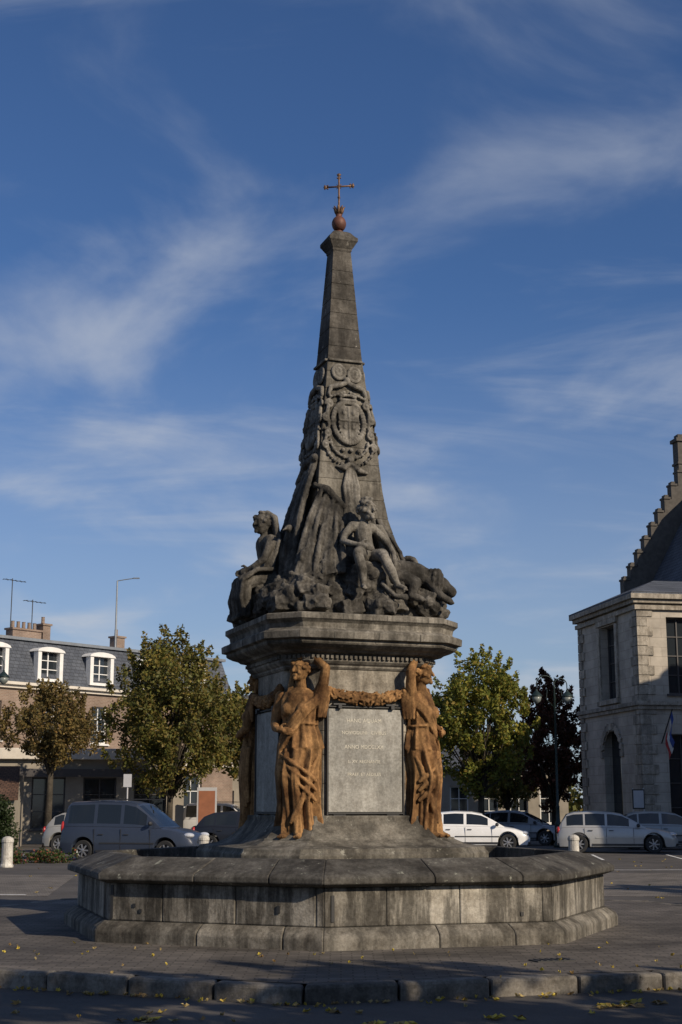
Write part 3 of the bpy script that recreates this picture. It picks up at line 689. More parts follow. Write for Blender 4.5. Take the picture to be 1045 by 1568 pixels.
def facade(mb,o,ang,L,z0,z1,ops,depth=.22,wall=0,glass=1,frame=2,bars=(1,2)):
    o=Vector(o); U=Vector((math.cos(ang),math.sin(ang),0)); Nn=Vector((U.y,-U.x,0))
    P=lambda u,z,d=0: o+U*u+Vector((0,0,z))-Nn*d
    us=sorted({0,L,*[a for op in ops for a in op[:2]]}); zs=sorted({z0,z1,*[a for op in ops for a in op[2:4]]})
    for i in range(len(us)-1):
        for j in range(len(zs)-1):
            uc=(us[i]+us[i+1])/2; zc=(zs[j]+zs[j+1])/2
            if any(a<uc<b and c<zc<d for a,b,c,d,*_ in ops): continue
            mb.add([P(us[i],zs[j]),P(us[i+1],zs[j]),P(us[i+1],zs[j+1]),P(us[i],zs[j+1])],[(0,1,2,3)],wall)
    R=Matrix.Rotation(ang,3,'Z')
    for a,b,c,d,*ex in ops:
        mb.add([P(a,c),P(b,c),P(b,d),P(a,d),P(a,c,depth),P(b,c,depth),P(b,d,depth),P(a,d,depth)],[(0,1,5,4),(1,2,6,5),(2,3,7,6),(3,0,4,7)],wall)
        mb.add([P(a,c,depth),P(b,c,depth),P(b,d,depth),P(a,d,depth)],[(0,1,2,3)],glass)
        if ex and ex[0]=='dark': continue
        w=.07; dd=depth-.03
        for (uu,zz,lu,lz) in [((a+w/2),(c+d)/2,w,d-c),((b-w/2),(c+d)/2,w,d-c),((a+b)/2,c+w/2,b-a-2*w,w),((a+b)/2,d-w/2,b-a-2*w,w)]+[(a+(b-a)*k/(bars[0]+1),(c+d)/2,.05,d-c-2*w-.01) for k in range(1,bars[0]+1)]:
            mb.box(P(uu,zz,dd),(lu,.06,lz),frame,R)
        for k in range(1,bars[1]+1): mb.box(P((a+b)/2,c+(d-c)*k/(bars[1]+1),dd+.004),(b-a-2*w-.01,.04,.04),frame,R)
        mb.box(P((a+b)/2,c-.05,-.04),(b-a+.2,.14,.09),frame if len(ex)==0 else wall,R)
def mansard():
    ang=math.radians(50); U=Vector((math.cos(ang),math.sin(ang),0))
    o=Vector((-16.8,70,0))-U*9; L=9+16.5
    e=empty('mansard_house',o,ang)
    mb=MB(); ops=[]
    for k in range(7):
        u=1.35+k*3.4
        ops.append((u,u+1.1,4.7,6.6)); ops.append((u-.1,u+1.3,.6,3.2))
    facade(mb,(0,0,0),0,L,GZ,7.4,ops)
    mb.add([(0,0,GZ),(0,9,GZ),(0,9,7.4),(0,0,7.4)],[(0,1,2,3)],0); mb.add([(L,0,GZ),(L,9,GZ),(L,9,7.4),(L,0,7.4)],[(0,1,2,3)],0)
    mb.obj('walls_and_windows',[M_brick,M_glass,M_white],e,fix=False)
    mb=MB(); mb.box((L/2,-.12,7.47),(L+.4,.5,.14)); mb.box((L/2,-.08,7.32),(L+.2,.2,.16)); mb.box((L/2,-.07,4.1),(L,.14,.35)); mb.box((L/2,-.05,3.75),(L,.10,.12)); mb.obj('cornice_bands',[M_band],e)
    mb=MB(); mb.loft([[(0,0,7.54),(L,0,7.54),(L,9,7.54),(0,9,7.54)],[(0.3,.75,9.75),(L-.3,.75,9.75),(L-.3,8.2,9.75),(.3,8.2,9.75)]]); mb.obj('slate_mansard',[M_slate],e)
    mb=MB(); mb.loft([[(0.1,.6,9.752),(L-.1,.6,9.752),(L-.1,8.4,9.752),(.1,8.4,9.752)],[(0.1,.6,9.9),(L-.1,.6,9.9),(L-.1,8.4,9.9),(.1,8.4,9.9)],[(2,4,10.3),(L-2,4,10.3),(L-2,4.6,10.3),(2,4.6,10.3)]]); mb.obj('upper_roof',[M_zinc],e)
    mb=MB()
    for k in range(7):
        u=1.9+k*3.4
        w=.80; z0,z1=7.70,9.20
        mb.box((u-w+.11,.10,(z0+z1)/2),(.22,.36,z1-z0),0); mb.box((u+w-.11,.10,(z0+z1)/2),(.22,.36,z1-z0),0)
        mb.box((u,.10,z0+.07),(2*w-.45,.34,.14),0)
        ring=[]
        for t in range(9):
            a=math.pi*t/8; ring.append((u-(w+.08)*math.cos(a),z1+.25*math.sin(a)))
        mb.loft([[(x,-.14,z) for x,z in ring],[(x,.6,z) for x,z in ring]],0)
        mb.box((u,.6,(z0+z1)/2),(2*w-.02,.7,z1-z0-.02),2)
        mb.add([(u-w+.22,.20,z0+.14),(u+w-.22,.20,z0+.14),(u+w-.22,.20,z1),(u-w+.22,.20,z1)],[(0,1,2,3)],1)
        mb.box((u,.17,(z0+z1)/2+.05),(.06,.05,z1-z0-.2),0)
        for q in (.35,.68): mb.box((u,.172,z0+.14+(z1-z0-.14)*q),(2*w-.46,.04,.04),0)
    mb.obj('dormers',[M_white,M_glass,M_slate],e)
    mb=MB()
    for u,w,h in ((13.6,1.9,.75),(14.9,.5,1.15),(20.2,.6,.95)):
        mb.box((u,4.2,10.0+h/2),(w,.6,h)); mb.box((u,4.2,10.04+h),(w+.14,.74,.1))
        for i in range(int(w/.35)): mb.lathe([(.1,0),(.09,.35),(.11,.38)],(u-w/2+.2+.36*i,4.2,10.09+h),8)
    mb.obj('chimneys',[M_brick],e)
    mb=MB()
    for u,h in ((12.7,3.3),(14.1,2.3)):
        mb.tube([(u,4.2,10.0),(u,4.2,10.2+h)],.025,6); mb.tube([(u-.6,4.2,10.1+h),(u+.9,4.2,10.1+h)],.018,5)
        for i in range(5): mb.tube([(u-.5+.3*i,4.0,10.1+h),(u-.5+.3*i,4.4,10.1+h)],.012,4)
    mb.obj('tv_antennas',[M_dark],e)
mansard()
e=empty('shop_annex',(-19.5,64.5,0),math.radians(12))
mb=MB(); facade(mb,(0,0,0),0,12.5,GZ,3.6,[(1+2.3*k,2.5+2.3*k,.5,2.8) for k in range(5)]); mb.add([(12.5,0,GZ),(12.5,5,GZ),(12.5,5,3.6),(12.5,0,3.6)],[(0,1,2,3)],0); mb.obj('walls',[M_render,M_glass,M_darkwall],e,fix=False)
mb=MB(); mb.box((6.25,2.3,3.85),(12.9,5.2,.5)); mb.obj('flat_roof_fascia',[M_band],e,bevel=.03)
mb=MB(); mb.box((6.25,-.34,3.0),(12.5,.06,.35)); mb.obj('sign_band',[M_darkwall],e)
e=empty('tiled_outbuilding',(-20,58.5,0),math.radians(5))
mb=MB(); mb.loft([[(0,-.2,1.75),(6.9,-.2,1.75),(6.9,-.2,1.85),(0,-.2,1.85)],[(0,3,3.1),(6.5,3,3.1),(6.5,3,3.2),(0,3,3.2)]]); mb.obj('tile_roof',[M_tile],e)
mb=MB(); facade(mb,(0,0,0),0,6.7,GZ,1.8,[(1,2,.4,1.4),(4,5,.0,1.6)]); mb.add([(6.7,0,GZ),(6.7,3,GZ),(6.7,3,3.05),(6.7,0,1.8)],[(0,1,2,3)],0); mb.obj('walls',[M_render,M_glass,M_white],e,fix=False)
e=empty('rendered_house',(-8.5,84,0),math.radians(8))
mb=MB(); facade(mb,(0,0,0),0,9,GZ,6.0,[(1+2.1*k,2.1+2.1*k,3.6,5.2) for k in range(4)]+[(.8+2.1*k,2.3+2.1*k,0,2.4) for k in range(4)]); mb.obj('walls',[M_render,M_glass,M_white],e,fix=False)
mb=MB(); mb.loft([[(-.3,-.3,6.0),(9.3,-.3,6.0),(9.3,7,6.0),(-.3,7,6.0)],[(-.3,3.2,8.2),(9.3,3.2,8.2),(9.3,3.5,8.2),(-.3,3.5,8.2)]]); mb.obj('roof',[M_slate],e)
e=empty('rendered_house',(4.2,88,0),math.radians(-4))
mb=MB(); facade(mb,(0,0,0),0,9.5,GZ,3.6,[(.6+1.8*k,1.7+1.8*k,.5,2.7) for k in range(5)]); mb.obj('walls',[M_render,M_glass,M_white],e,fix=False)
mb=MB(); mb.loft([[(-.3,-.3,3.6),(9.8,-.3,3.6),(9.8,7,3.6),(-.3,7,3.6)],[(-.3,3.2,5.2),(9.8,3.2,5.2),(9.8,3.5,5.2),(-.3,3.5,5.2)]]); mb.obj('roof',[M_slate],e)
# town hall
ahall=math.atan2(1.35,7.4)
e=empty('stone_town_hall',(13.1,62.6,0),ahall)
SD=7.55
mb=MB(); L=14
facade(mb,(0,0,0),0,L,GZ,10.4,[(1.35+3.1*k,2.55+3.1*k,6.35,9.75) for k in range(4)]+[(1.2+3.1*k,2.6+3.1*k,.4,4.6) for k in range(4)],depth=.35,bars=(1,3))
facade(mb,(0,SD,0),math.radians(-90),SD,GZ,10.4,[(3.0,4.9,6.35,9.75),(2.9,5.0,GZ+.02,4.9,'dark')],depth=.4,bars=(1,3))
R=1.05; uc=3.95; za=3.85
for s in (-1,1):
    arc=[(uc+s*R*math.cos(math.pi/2*i/10),za+R*math.sin(math.pi/2*i/10)) for i in range(11)]
    for i in range(10):
        q=[(uc+s*R+0,4.9),arc[i],arc[i+1]]
        mb.add([(.003+0,SD-u,z) for u,z in q],[(0,1,2)],0)
mb.add([(0,SD,GZ),(L,SD,GZ),(L,SD,10.4),(0,SD,10.4)],[(0,1,2,3)],0)
mb.obj('walls_and_windows',[M_hall,M_glass,M_darkwall],e,fix=False)
mb=MB()
for i in range(25):
    z=GZ+.215+i*.43; a=.75 if i%2 else .5; b=.5 if i%2 else .75
    mb.box((a/2-.05,-.02,z),(a,.08,.41)); mb.box((-.03,b/2+.03,z),(.08,b,.41)); mb.box((-.03,SD-b/2,z),(.08,b,.41))
for z,h,p in ((5.75,.16,.12),(5.93,.18,.2),(10.15,.2,.15),(10.42,.18,.25),(10.62,.22,.4),(.6,.25,.1)):
    mb.box((L/2-p/2,-p/2+.05,z),(L+p,p+.1,h)); mb.box((-p/2+.05-.001,SD/2+.06,z+.002),(p+.1,SD+p,h))
for u0,u1,z0,z1 in ((3.0,4.9,6.35,9.75),):
    for c,d in (((-.04,SD-u0+.16,(z0+z1)/2),(.1,.3,z1-z0)),((-.04,SD-u1-.16,(z0+z1)/2),(.1,.3,z1-z0)),((-.06,SD-(u0+u1)/2,z1+.2),(.14,u1-u0+.7,.30)),((-.08,SD-(u0+u1)/2,z0-.14),(.2,u1-u0+.7,.22))): mb.box(c,d)
for i in range(13):
    t=math.pi*i/12; M=Matrix.Rotation(t,3,'X'); mb.box((-.03,SD-uc-(R+.2)*math.cos(t),za+(R+.2)*math.sin(t)),(.1,.34,.29),0,M)
mb.obj('quoins_and_cornices',[M_quoin],e,bevel=.012)
GB=plain('shaded_gable',(.08,.072,.063),.9,0,.3)  # the gable's shade is put into this dark base colour
mb=MB(); mb.loft([[(-.35,-.35,10.732),(L+.4,-.35,10.732),(L+.4,SD+.4,10.732),(-.35,SD+.4,10.732)],[(-.35,-.35,10.82),(L+.4,-.35,10.82),(L+.4,SD+.4,10.82),(-.35,SD+.4,10.82)],[(2.2,3.2,11.9),(L-1,3.2,11.9),(L-1,SD-2,11.9),(2.2,SD-2,11.9)]]); mb.obj('hipped_roof',[M_slate],e)
mb=MB(); g0=2.75; base=12.0; n=9; GC=7.4
for i in range(n):
    x0=g0+i*.40; mb.box((GC,SD+1.0,base+i*.72+.36),((GC-x0)*2,.5,.72))
    for xx in (x0+.15,2*GC-x0-.15): mb.box((xx,SD+1.0,base+(i+1)*.72+.05),(.36,.62,.1)); mb.box((xx,SD+1,base+(i+1)*.72+.16),(.2,.4,.14))
mb.box((GC,SD+1.0,6),(8.6,.48,12.0))
xx=6.35
mb.box((xx,SD+1.1,17.6),(.62,.66,5.2)); mb.box((xx,SD+1.1,20.25),(.82,.86,.18)); mb.box((xx,SD+1.1,19.0),(.74,.78,.12)); mb.box((xx,SD+1.1,20.45),(.5,.5,.22))
mb.obj('stepped_gable',[GB],e)
mb=MB(); mb.loft([[(3.6,2.5,11.5),(11.2,2.5,11.5),(11.2,SD+.7,11.5),(3.6,SD+.7,11.5)],[(GC-.2,5.2,18.0),(GC+.2,5.2,18.0),(GC+.2,SD+.7,18.0),(GC-.2,SD+.7,18.0)]]); mb.obj('steep_slate_roof',[M_slate],e)
M_blue=plain('flag_blue',(.05,.09,.3),.8); M_red=plain('flag_red',(.45,.05,.05),.8)
mb=MB(); mb.tube([(.9,0,4.2),(.9,-1.3,5.6)],.03,6,0)
for j,mi in ((0,1),(1,2),(2,3)):
    vs=[]; 
    for a in range(2):
        for b in range(5): vs.append((.9+.08*math.sin(b*1.7+j),-1.25+.28*(j+a)*.8+.05*math.sin(b),5.5-.3*(j+a)*.8-.33*b))
    mb.add(vs,[(b,b+1,b+6,b+5) for b in range(4)],mi)
mb.obj('flags',[M_dark,M_blue,M_white,M_red],e,fix=False)
def block_house(x,y,rz,L,D,H,fl,roofh):
    e=empty('unseen_shade_house',(x,y,0),rz)
    mb=MB(); nk=int(L/2.8)
    facade(mb,(0,0,0),0,L,GZ,H,[(1+2.8*k,2.2+2.8*k,.6+3.3*j,2.6+3.3*j) for k in range(nk) for j in range(fl)])
    mb.add([(0,0,GZ),(0,D,GZ),(0,D,H),(0,0,H)],[(0,1,2,3)],0); mb.add([(L,0,GZ),(L,D,GZ),(L,D,H),(L,0,H)],[(0,1,2,3)],0); mb.add([(0,D,GZ),(L,D,GZ),(L,D,H),(0,D,H)],[(0,1,2,3)],0)
    mb.obj('walls_and_windows',[M_brick,M_glass,M_white],e,fix=False)
    mb=MB(); mb.loft([[(-.3,-.3,H),(L+.3,-.3,H),(L+.3,D+.3,H),(-.3,D+.3,H)],[(-.3,D/2-.1,H+roofh),(L+.3,D/2-.1,H+roofh),(L+.3,D/2+.1,H+roofh),(-.3,D/2+.1,H+roofh)]]); mb.obj('roof',[M_slate],e)
    mb=MB()
    for k in range(3): mb.box((L*(.15+.35*k),D/2,H+roofh),(1.1,.7,1.8))
    mb.obj('chimneys',[M_brick],e)
block_house(42.5,-2.0,math.pi,34,9,7.2,2,3.2)  # unseen house beside the camera, added to shade the near road
block_house(19.5,52,-math.pi/2+.0,9,16,13.0,4,3.0)  # unseen tall house, added so its shadow falls on the town hall
# ------------------------------------------------------------------ street furniture
M_boll=stone('bollard_stone',(.62,.60,.54),(.42,.40,.36),.3); M_lamp=plain('lamp_green_iron',(.015,.03,.03),.5,.3); M_lglass=plain('lantern_glass',(.16,.18,.17),.3)
for x,y in ((-9.25,40.5),(-4.05,43),(2.9,43),(6.85,43),(11.2,42)):
    e=empty('stone_bollard',(x,y,GZ)); mb=MB(); mb.lathe([(.19,0),(.19,.06),(.165,.09),(.155,.66),(.175,.68),(.175,.74),(.14,.80),(.05,.84)],seg=16); mb.obj('post',[M_boll],e,smooth=False,bevel=.01)
def lamp(x,y,H,dirs,rz):
    e=empty('street_lamp',(x,y,GZ),rz); mb=MB()
    mb.lathe([(.22,0),(.22,.12),(.16,.2),(.14,.9),(.16,.95),(.09,1.05),(.075,1.6),(.09,1.64),(.06,1.7),(.045,H-1.4),(.06,H-1.38),(.03,H-.9),(.05,H-.85),(.01,H-.7)],seg=12)
    for s,sc_ in dirs:
        pts=[(0,0,H-1.5)]+[(s*(.62-.62*math.cos(t))*sc_,0,H-.75+.62*math.sin(t)*sc_) for t in [math.pi*i/14 for i in range(0,15)]]+[(s*1.24*sc_,0,H-.95)]
        mb.tube(pts,.022,7)
        q=(s*1.24*sc_,0,H-1.55)
        mb.lathe([(.02,.62),(.05,.6),(.05,.55),(.10,.5),(.24,.36),(.26,.33),(.24,.31),(.1,.30)],q,12,0); mb.lathe([(.22,.31),(.17,.12),(.06,.03),(.01,0)],q,12,1)
        mb.tube([(0,0,H-1.7),(s*.35,0,H-1.35),(s*.3,0,H-.95)],.014,6)
    mb.obj('pole_and_lanterns',[M_lamp,M_lglass],e,smooth=True)
lamp(8.95,60,7.4,((-1,.62),(1,.45)),.15)
lamp(-15.1,60,8.2,((1,.75),(-1,.75)),-.1)
e=empty('lamp_mast',(-12.4,78,GZ)); mb=MB(); mb.tube([(0,0,0),(0,0,6),(0,0,13.9)],[.11,.08,.04],8); mb.tube([(0,0,13.9),(.4,0,13.97),(.95,0,14.05)],.028,6); mb.box((1.05,0,14.05),(.35,.12,.06)); mb.obj('mast',[M_zinc],e)
M_sign=plain('sign_panel',(.42,.42,.43),.5,0,.1,2); M_orange=plain('poster_orange',(.26,.10,.05),.6)
e=empty('poster_panel',(-6.1,66,GZ)); mb=MB(); mb.box((0,0,1.55),(.9,.1,1.9),0); mb.box((0,-.055,1.6),(.75,.01,1.5),1); mb.tube([(0,0,0),(0,0,.7)],.06,8,0); mb.obj('panel',[M_sign,M_orange],e,bevel=.01)
e=empty('traffic_sign',(-8.4,57,GZ)); mb=MB(); mb.tube([(0,0,0),(0,0,2.9)],.03,8,0); mb.box((0,-.04,2.65),(.32,.02,.5),0); mb.obj('sign',[M_sign],e)
e=empty('notice_board',(12.3,60,GZ)); mb=MB(); mb.box((0,0,1.95),(.5,.08,.8),0); mb.box((0,-.045,1.95),(.42,.01,.7),1); mb.tube([(-.22,0,0),(-.22,0,2.4)],.03,6,1); mb.tube([(.22,0,0),(.22,0,2.4)],.03,6,1); mb.obj('board',[M_dark,M_sign],e)
# ------------------------------------------------------------------ cars
M_cglass=glassmat('car_glass',(.012,.015,.017)); M_tyre=plain('tyre_rubber',(.02,.02,.02),.8); M_rimm=plain('alloy_rim',(.35,.35,.36),.35,.7); M_trim=plain('black_trim',(.025,.025,.027),.5)
M_head=plain('headlight',(.6,.62,.65),.12,.3,.1); M_tail=plain('tail_light',(.35,.02,.02),.2); M_plate=plain('number_plate',(.6,.55,.3),.5)
def pl(tab,x):
    if x<=tab[0][0]: return tab[0][1]
    for i in range(len(tab)-1):
        if x<=tab[i+1][0]:
            t=(x-tab[i][0])/(tab[i+1][0]-tab[i][0]); return tab[i][1]+(tab[i+1][1]-tab[i][1])*t
    return tab[-1][1]
KIND={
 'hatch':dict(top=[(0,.60),(.012,.80),(.05,.93),(.15,.96),(.6,.93),(.74,.89),(.86,.82),(.95,.71),(.985,.60),(1,.48)],
   roof=[(.03,.93),(.05,1.05),(.10,1.30),(.17,1.42),(.32,1.47),(.47,1.45),(.56,1.38),(.66,1.17),(.77,.90)],win=[(.11,.20),(.215,.40),(.425,.62)],ws=(.56,.77),rw=(.03,.12),wh=(.17,.80)),
 'wagon':dict(top=[(0,.60),(.012,.82),(.04,.92),(.15,.94),(.6,.92),(.72,.89),(.86,.82),(.95,.72),(.985,.60),(1,.48)],
   roof=[(.02,.92),(.04,1.10),(.08,1.36),(.14,1.44),(.32,1.48),(.46,1.45),(.54,1.38),(.64,1.16),(.74,.90)],win=[(.08,.22),(.235,.40),(.42,.60)],ws=(.54,.74),rw=(.02,.09),wh=(.18,.80)),
 'van':dict(top=[(0,.70),(.012,1.0),(.04,1.06),(.3,1.06),(.62,1.04),(.72,1.02),(.84,.96),(.93,.84),(.98,.70),(1,.50)],
   roof=[(.012,1.04),(.02,1.3),(.035,1.65),(.07,1.79),(.3,1.83),(.5,1.80),(.57,1.73),(.66,1.42),(.76,1.02)],win=[(.06,.26),(.285,.46),(.485,.655)],ws=(.57,.76),rw=(.012,.04),wh=(.19,.80)),
}
def car(x,y,hd,L,W,kind,paintcol,rough=.3,metal=.0,coat=.5):
    K=KIND[kind]; e=empty('parked_car' if kind!='van' else 'parked_van',(x,y,GZ),math.radians(hd))
    paint=plain('car_paint',paintcol,rough,metal,.06,3,.5,coat)
    hw=W/2; wr=.315; ar=.385; xs0=[L*t for t in K['wh']]
    def wx(t):
        s=abs(2*t-1); return hw*(1-.03*s**2-.16*s**9)
    st=sorted({*[i/70 for i in range(71)],*[(xw+dx)/L for xw in xs0 for dx in (-ar,-ar*.97,-ar*.85,-.2,0,.2,ar*.85,ar*.97,ar)],*[a for p in K['win'] for a in p],*K['ws'],*K['rw']})
    mb=MB(); rings=[]
    for t in st:
        X=t*L; w=wx(t); zt=pl(K['top'],t); zb=.20+ (.12 if t<.02 or t>.98 else 0)
        for xw in xs0:
            if abs(X-xw)<ar: zb=max(zb,wr+math.sqrt(ar*ar-(X-xw)**2))
        zb=min(zb,zt-.05)
        half=[(0,zb),(w*.90,zb),(w*.985,zb+.03),(w,max(.48,zb+.035)),(w*1.0,max(.56,zb+.05)),(w*.975,zt-.10 if zt-.10>zb+.06 else zb+.06),(w*.945,zt-.035),(w*.86,zt),(w*.45,zt+.022),(0,zt+.03)]
        half=[(a,min(b,zt+.03)) for a,b in half]
        ring=[(X-L/2,-a,b) for a,b in half]+[(X-L/2,a,b) for a,b in half[::-1][1:-1]]
        rings.append(ring)
    mb.loft(rings,0)
    mb.obj('body',[paint],e,smooth=True).modifiers.new('e','EDGE_SPLIT').split_angle=math.radians(40)
    mb=MB(); gs=[t for t in st if K['roof'][0][0]<=t<=K['roof'][-1][0]]; rows=[]
    for t in gs:
        w=wx(t); zb=pl(K['top'],t)-.02; zr=max(pl(K['roof'],t),zb+.01); f=min(1,(zr-zb)/.5)
        a0=w*.93; a1=a0-(.19 if kind!='van' else .12)*f
        rows.append([(a0,zb),(a0-(a0-a1)*.15,zb+(zr-zb)*.12),(a1+.015*f,zb+(zr-zb)*.86),(a1-.05*f,zr-.015*f),(a1*.5,zr+.012*f),(0,zr+.02*f)])
    n=6
    for i in range(len(gs)-1):
        tm=(gs[i]+gs[i+1])/2
        for s in (-1,1):
            for j in range(n-1):
                q=[rows[i][j],rows[i+1][j],rows[i+1][j+1],rows[i][j+1]]; X0=gs[i]*L-L/2; X1=gs[i+1]*L-L/2
                vs=[(X0,s*q[0][0],q[0][1]),(X1,s*q[1][0],q[1][1]),(X1,s*q[2][0],q[2][1]),(X0,s*q[3][0],q[3][1])]
                mi=0
                if j==1 and any(a<tm<b for a,b in K['win']): mi=1
                if j>=3 and (K['ws'][0]+.01<tm<K['ws'][1]-.01 or K['rw'][0]+.0<tm<K['rw'][1]): mi=1
                mb.add(vs,[(0,1,2,3)],mi)
    mb.obj('greenhouse',[paint,M_cglass],e,smooth=False)
    mb=MB(); mb.box((0,0,.36),(L*.90,W*.74,.34),0)
    for xw in xs0:
        for s in (-1,1):
            X=xw-L/2; yy=s*(hw-.10)
            def ringp(r,dy): return [(X+r*math.cos(2*math.pi*k/24),yy+s*dy,wr+r*math.sin(2*math.pi*k/24)) for k in range(24)]
            mb.loft([ringp(.28,-.10),ringp(wr,-.08),ringp(wr,.06),ringp(.295,.09),ringp(.215,.085),ringp(.20,.03)],0)
            mb.loft([ringp(.205,.07),ringp(.19,.05),ringp(.185,.035)],1,cap=False)
            for k in range(7):
                a=2*math.pi*k/7; M=Matrix.Rotation(-a,3,'Y'); c=Vector((X,yy+s*.065,wr))+M@Vector((.10,0,0)); mb.box(c,(.19,.02,.045),1,M)
            mb.loft([ringp(.05,.04),ringp(.05,.085),ringp(.02,.09)],1)
    mb.obj('wheels',[M_tyre,M_rimm],e)
    mb=MB()
    for s in (-1,1):
        mb.ball((L/2-.20,s*(wx(.95)-.16),.66 if kind!='van' else .78),(.17,.15,.085),0,M=Matrix.Rotation(s*-.35,3,'Z'))
        mb.ball((-L/2+.05,s*(wx(.01)-.10),.80 if kind!='van' else 1.0),(.07,.09,.13 if kind!='van' else .2),1)
        mb.ball((K['ws'][1]*L-L/2-.28,s*(hw+.06),(.98 if kind!='van' else 1.14)),(.07,.10,.07),2)
        for t in ((K['win'][0][1]+K['win'][1][0])/2,(K['win'][1][1]+K['win'][2][0])/2,K['win'][2][1]+.035):
            mb.box((t*L-L/2,s*(wx(t)*.999),.60),(.012,.012,.58 if kind!='van' else .75),2)
        mb.box((0,s*(hw-.005),.30),(L*.42,.03,.07),2); mb.box((0.02*L,s*(hw+.002),.54),(L*.40,.022,.04),2 if kind!='wagon' else 3)
        for t in ((K['win'][0][1]+K['win'][1][0])/2+.05,(K['win'][1][1]+K['win'][2][0])/2+.04): mb.box((t*L-L/2,s*(hw-.002),.80),(.16,.03,.025),2)
    mb.box((L/2-.02,0,.33),(.07,W*.62,.13),2); mb.box((L/2-.03,0,.56),(.05,W*.42,.08),2); mb.box((L/2+.005,0,.44),(.02,.5,.10),4); mb.box((-L/2-.003,0,.62),(.02,.5,.10),4); mb.box((-L/2+.03,0,.34),(.08,W*.8,.12),2)
    if kind=='van':
        for s in (-1,1): mb.box((-.3,s*(hw*.80),1.87),(L*.42,.03,.03),2)
    mb.obj('lights_mirrors_trim',[M_head,M_tail,M_trim,paint,M_plate],e,smooth=False)
car(-6.45,45.8,-16,4.5,1.75,'van',(.028,.037,.06),.4,0,.3)
car(-8.9,54,-8,4.0,1.68,'hatch',(.36,.35,.32),.35,.3)
car(-15.2,55,-6,4.2,1.7,'wagon',(.05,.05,.055))
car(-3.2,53,-12,4.2,1.72,'hatch',(.012,.014,.02),.4,0,.2)
car(5.15,56,-6,4.15,1.72,'hatch',(.75,.75,.74))
car(7.9,64,-20,4.1,1.72,'hatch',(.22,.23,.25),.35,.3)
car(10.1,53.5,-8,4.3,1.73,'wagon',(.38,.38,.37),.35,.3)
car(12.9,57.5,-5,4.2,1.72,'hatch',(.30,.30,.285),.35,.3)
car(-5.6,72,-10,4.4,1.8,'van',(.5,.5,.5))
# ------------------------------------------------------------------ light & sky
EL=28; AZ=46
S=Vector((math.sin(math.radians(AZ))*math.cos(math.radians(EL)),-math.cos(math.radians(AZ))*math.cos(math.radians(EL)),math.sin(math.radians(EL))))
ld=bpy.data.lights.new('sun','SUN'); ld.energy=4.8; ld.angle=math.radians(.5); ld.color=(1,.85,.66)
lo=bpy.data.objects.new('sun',ld); COL.objects.link(lo); lo.rotation_euler=S.to_track_quat('Z','Y').to_euler(); lo.location=(30,-30,40)
w=bpy.data.worlds.new('World'); sc.world=w; w.use_nodes=True; nt=w.node_tree; nt.nodes.clear()
out=N(nt,'ShaderNodeOutputWorld'); bg=N(nt,'ShaderNodeBackground'); nt.links.new(bg.outputs[0],out.inputs[0])
sky=N(nt,'ShaderNodeTexSky',sky_type='NISHITA'); sky.sun_disc=False; sky.sun_elevation=math.radians(EL); sky.sun_rotation=math.radians(180-AZ); sky.air_density=1.0; sky.dust_density=.6; sky.ozone_density=2.0
tc=N(nt,'ShaderNodeTexCoord'); sep=N(nt,'ShaderNodeSeparateXYZ'); nt.links.new(tc.outputs['Generated'],sep.inputs[0])
def math_(op,a,b=None,c=None):
    m=N(nt,'ShaderNodeMath',operation=op)
    for i,v in enumerate((a,b,c)):
        if v is None: continue
        if isinstance(v,bpy.types.NodeSocket): nt.links.new(v,m.inputs[i])
        else: m.inputs[i].default_value=v
    return m.outputs[0]
zz=math_('ADD',math_('MAXIMUM',sep.outputs[2],0),.22)
cx=math_('DIVIDE',sep.outputs[0],zz); cy=math_('DIVIDE',sep.outputs[1],zz)
cmb=N(nt,'ShaderNodeCombineXYZ'); nt.links.new(cx,cmb.inputs[0]); nt.links.new(cy,cmb.inputs[1])
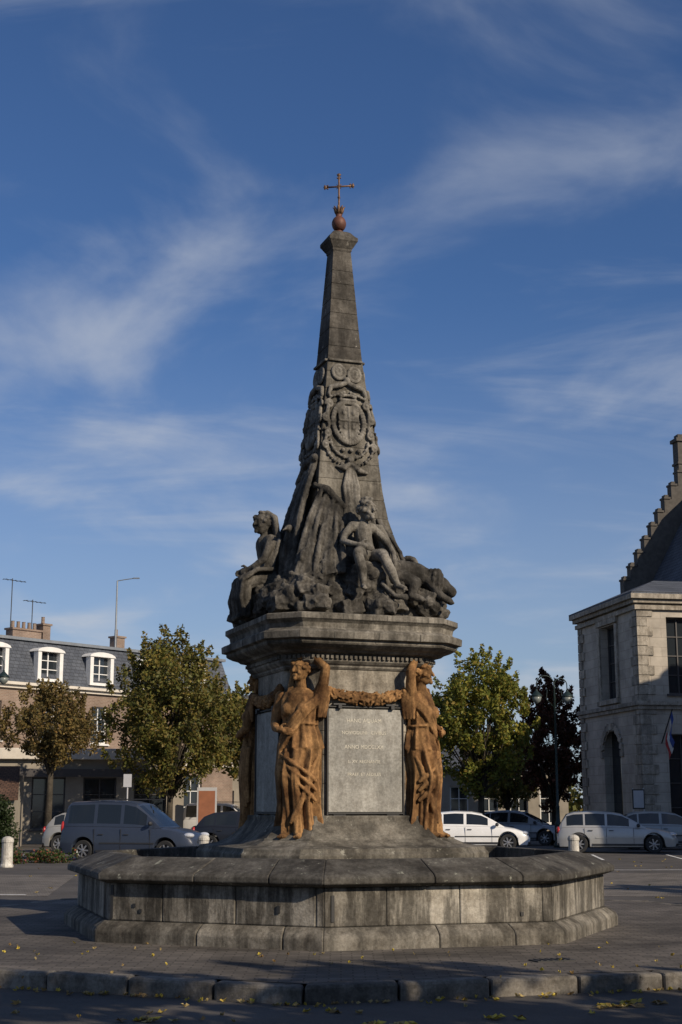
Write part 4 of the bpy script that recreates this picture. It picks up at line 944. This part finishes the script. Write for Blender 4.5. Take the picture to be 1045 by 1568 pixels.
def cloud(scale,rot,sc_,loc,lo_,hi_,dist=.4,rough=.52):
    mp=N(nt,'ShaderNodeMapping'); mp.inputs['Rotation'].default_value=(0,0,math.radians(rot)); mp.inputs['Scale'].default_value=sc_; mp.inputs['Location'].default_value=loc; nt.links.new(cmb.outputs[0],mp.inputs[0])
    n1=N(nt,'ShaderNodeTexNoise'); n1.inputs['Scale'].default_value=scale; n1.inputs['Detail'].default_value=9; n1.inputs['Roughness'].default_value=rough; n1.inputs['Distortion'].default_value=dist; nt.links.new(mp.outputs[0],n1.inputs['Vector'])
    r1=ramp(nt,[(lo_,(0,0,0)),(hi_,(1,1,1))]); r1.color_ramp.interpolation='EASE'; nt.links.new(n1.outputs[0],r1.inputs[0]); return r1.outputs[0]
c1=cloud(2.6,-20,(1.0,.9,1),(3.4,1.3,0),.45,.82)
c2=cloud(2.2,35,(.5,1.5,1),(7.1,2.2,0),.51,.84,.6,.58)
hz=N(nt,'ShaderNodeMapRange'); hz.interpolation_type='SMOOTHSTEP'; hz.inputs[1].default_value=0.02; hz.inputs[2].default_value=.36; hz.inputs[3].default_value=1; hz.inputs[4].default_value=0; nt.links.new(sep.outputs[2],hz.inputs[0])
cl=math_('ADD',math_('MULTIPLY',c1,.66),math_('MULTIPLY',c2,.42))
fac=math_('MINIMUM',math_('ADD',cl,math_('MULTIPLY',hz.outputs[0],.38)),.92)
tint=mix(nt,sky.outputs[0],(.58,.81,1.16),1.0,'MULTIPLY')
c=mix(nt,tint,(6.9,7.4,8.3),fac)
nt.links.new(c,bg.inputs[0]); bg.inputs[1].default_value=.073
# ------------------------------------------------------------------ camera
cd=bpy.data.cameras.new('camera'); cam=bpy.data.objects.new('camera',cd); COL.objects.link(cam); sc.camera=cam
cam.location=(0,0,1.5); cam.rotation_euler=(math.radians(90+11.7),0,0)
cd.sensor_fit='VERTICAL'; cd.sensor_height=36; cd.sensor_width=24; cd.lens=50; cd.clip_end=6000; cd.clip_start=.1
sc.view_settings.view_transform='Standard'; sc.view_settings.look='None'; sc.view_settings.exposure=0
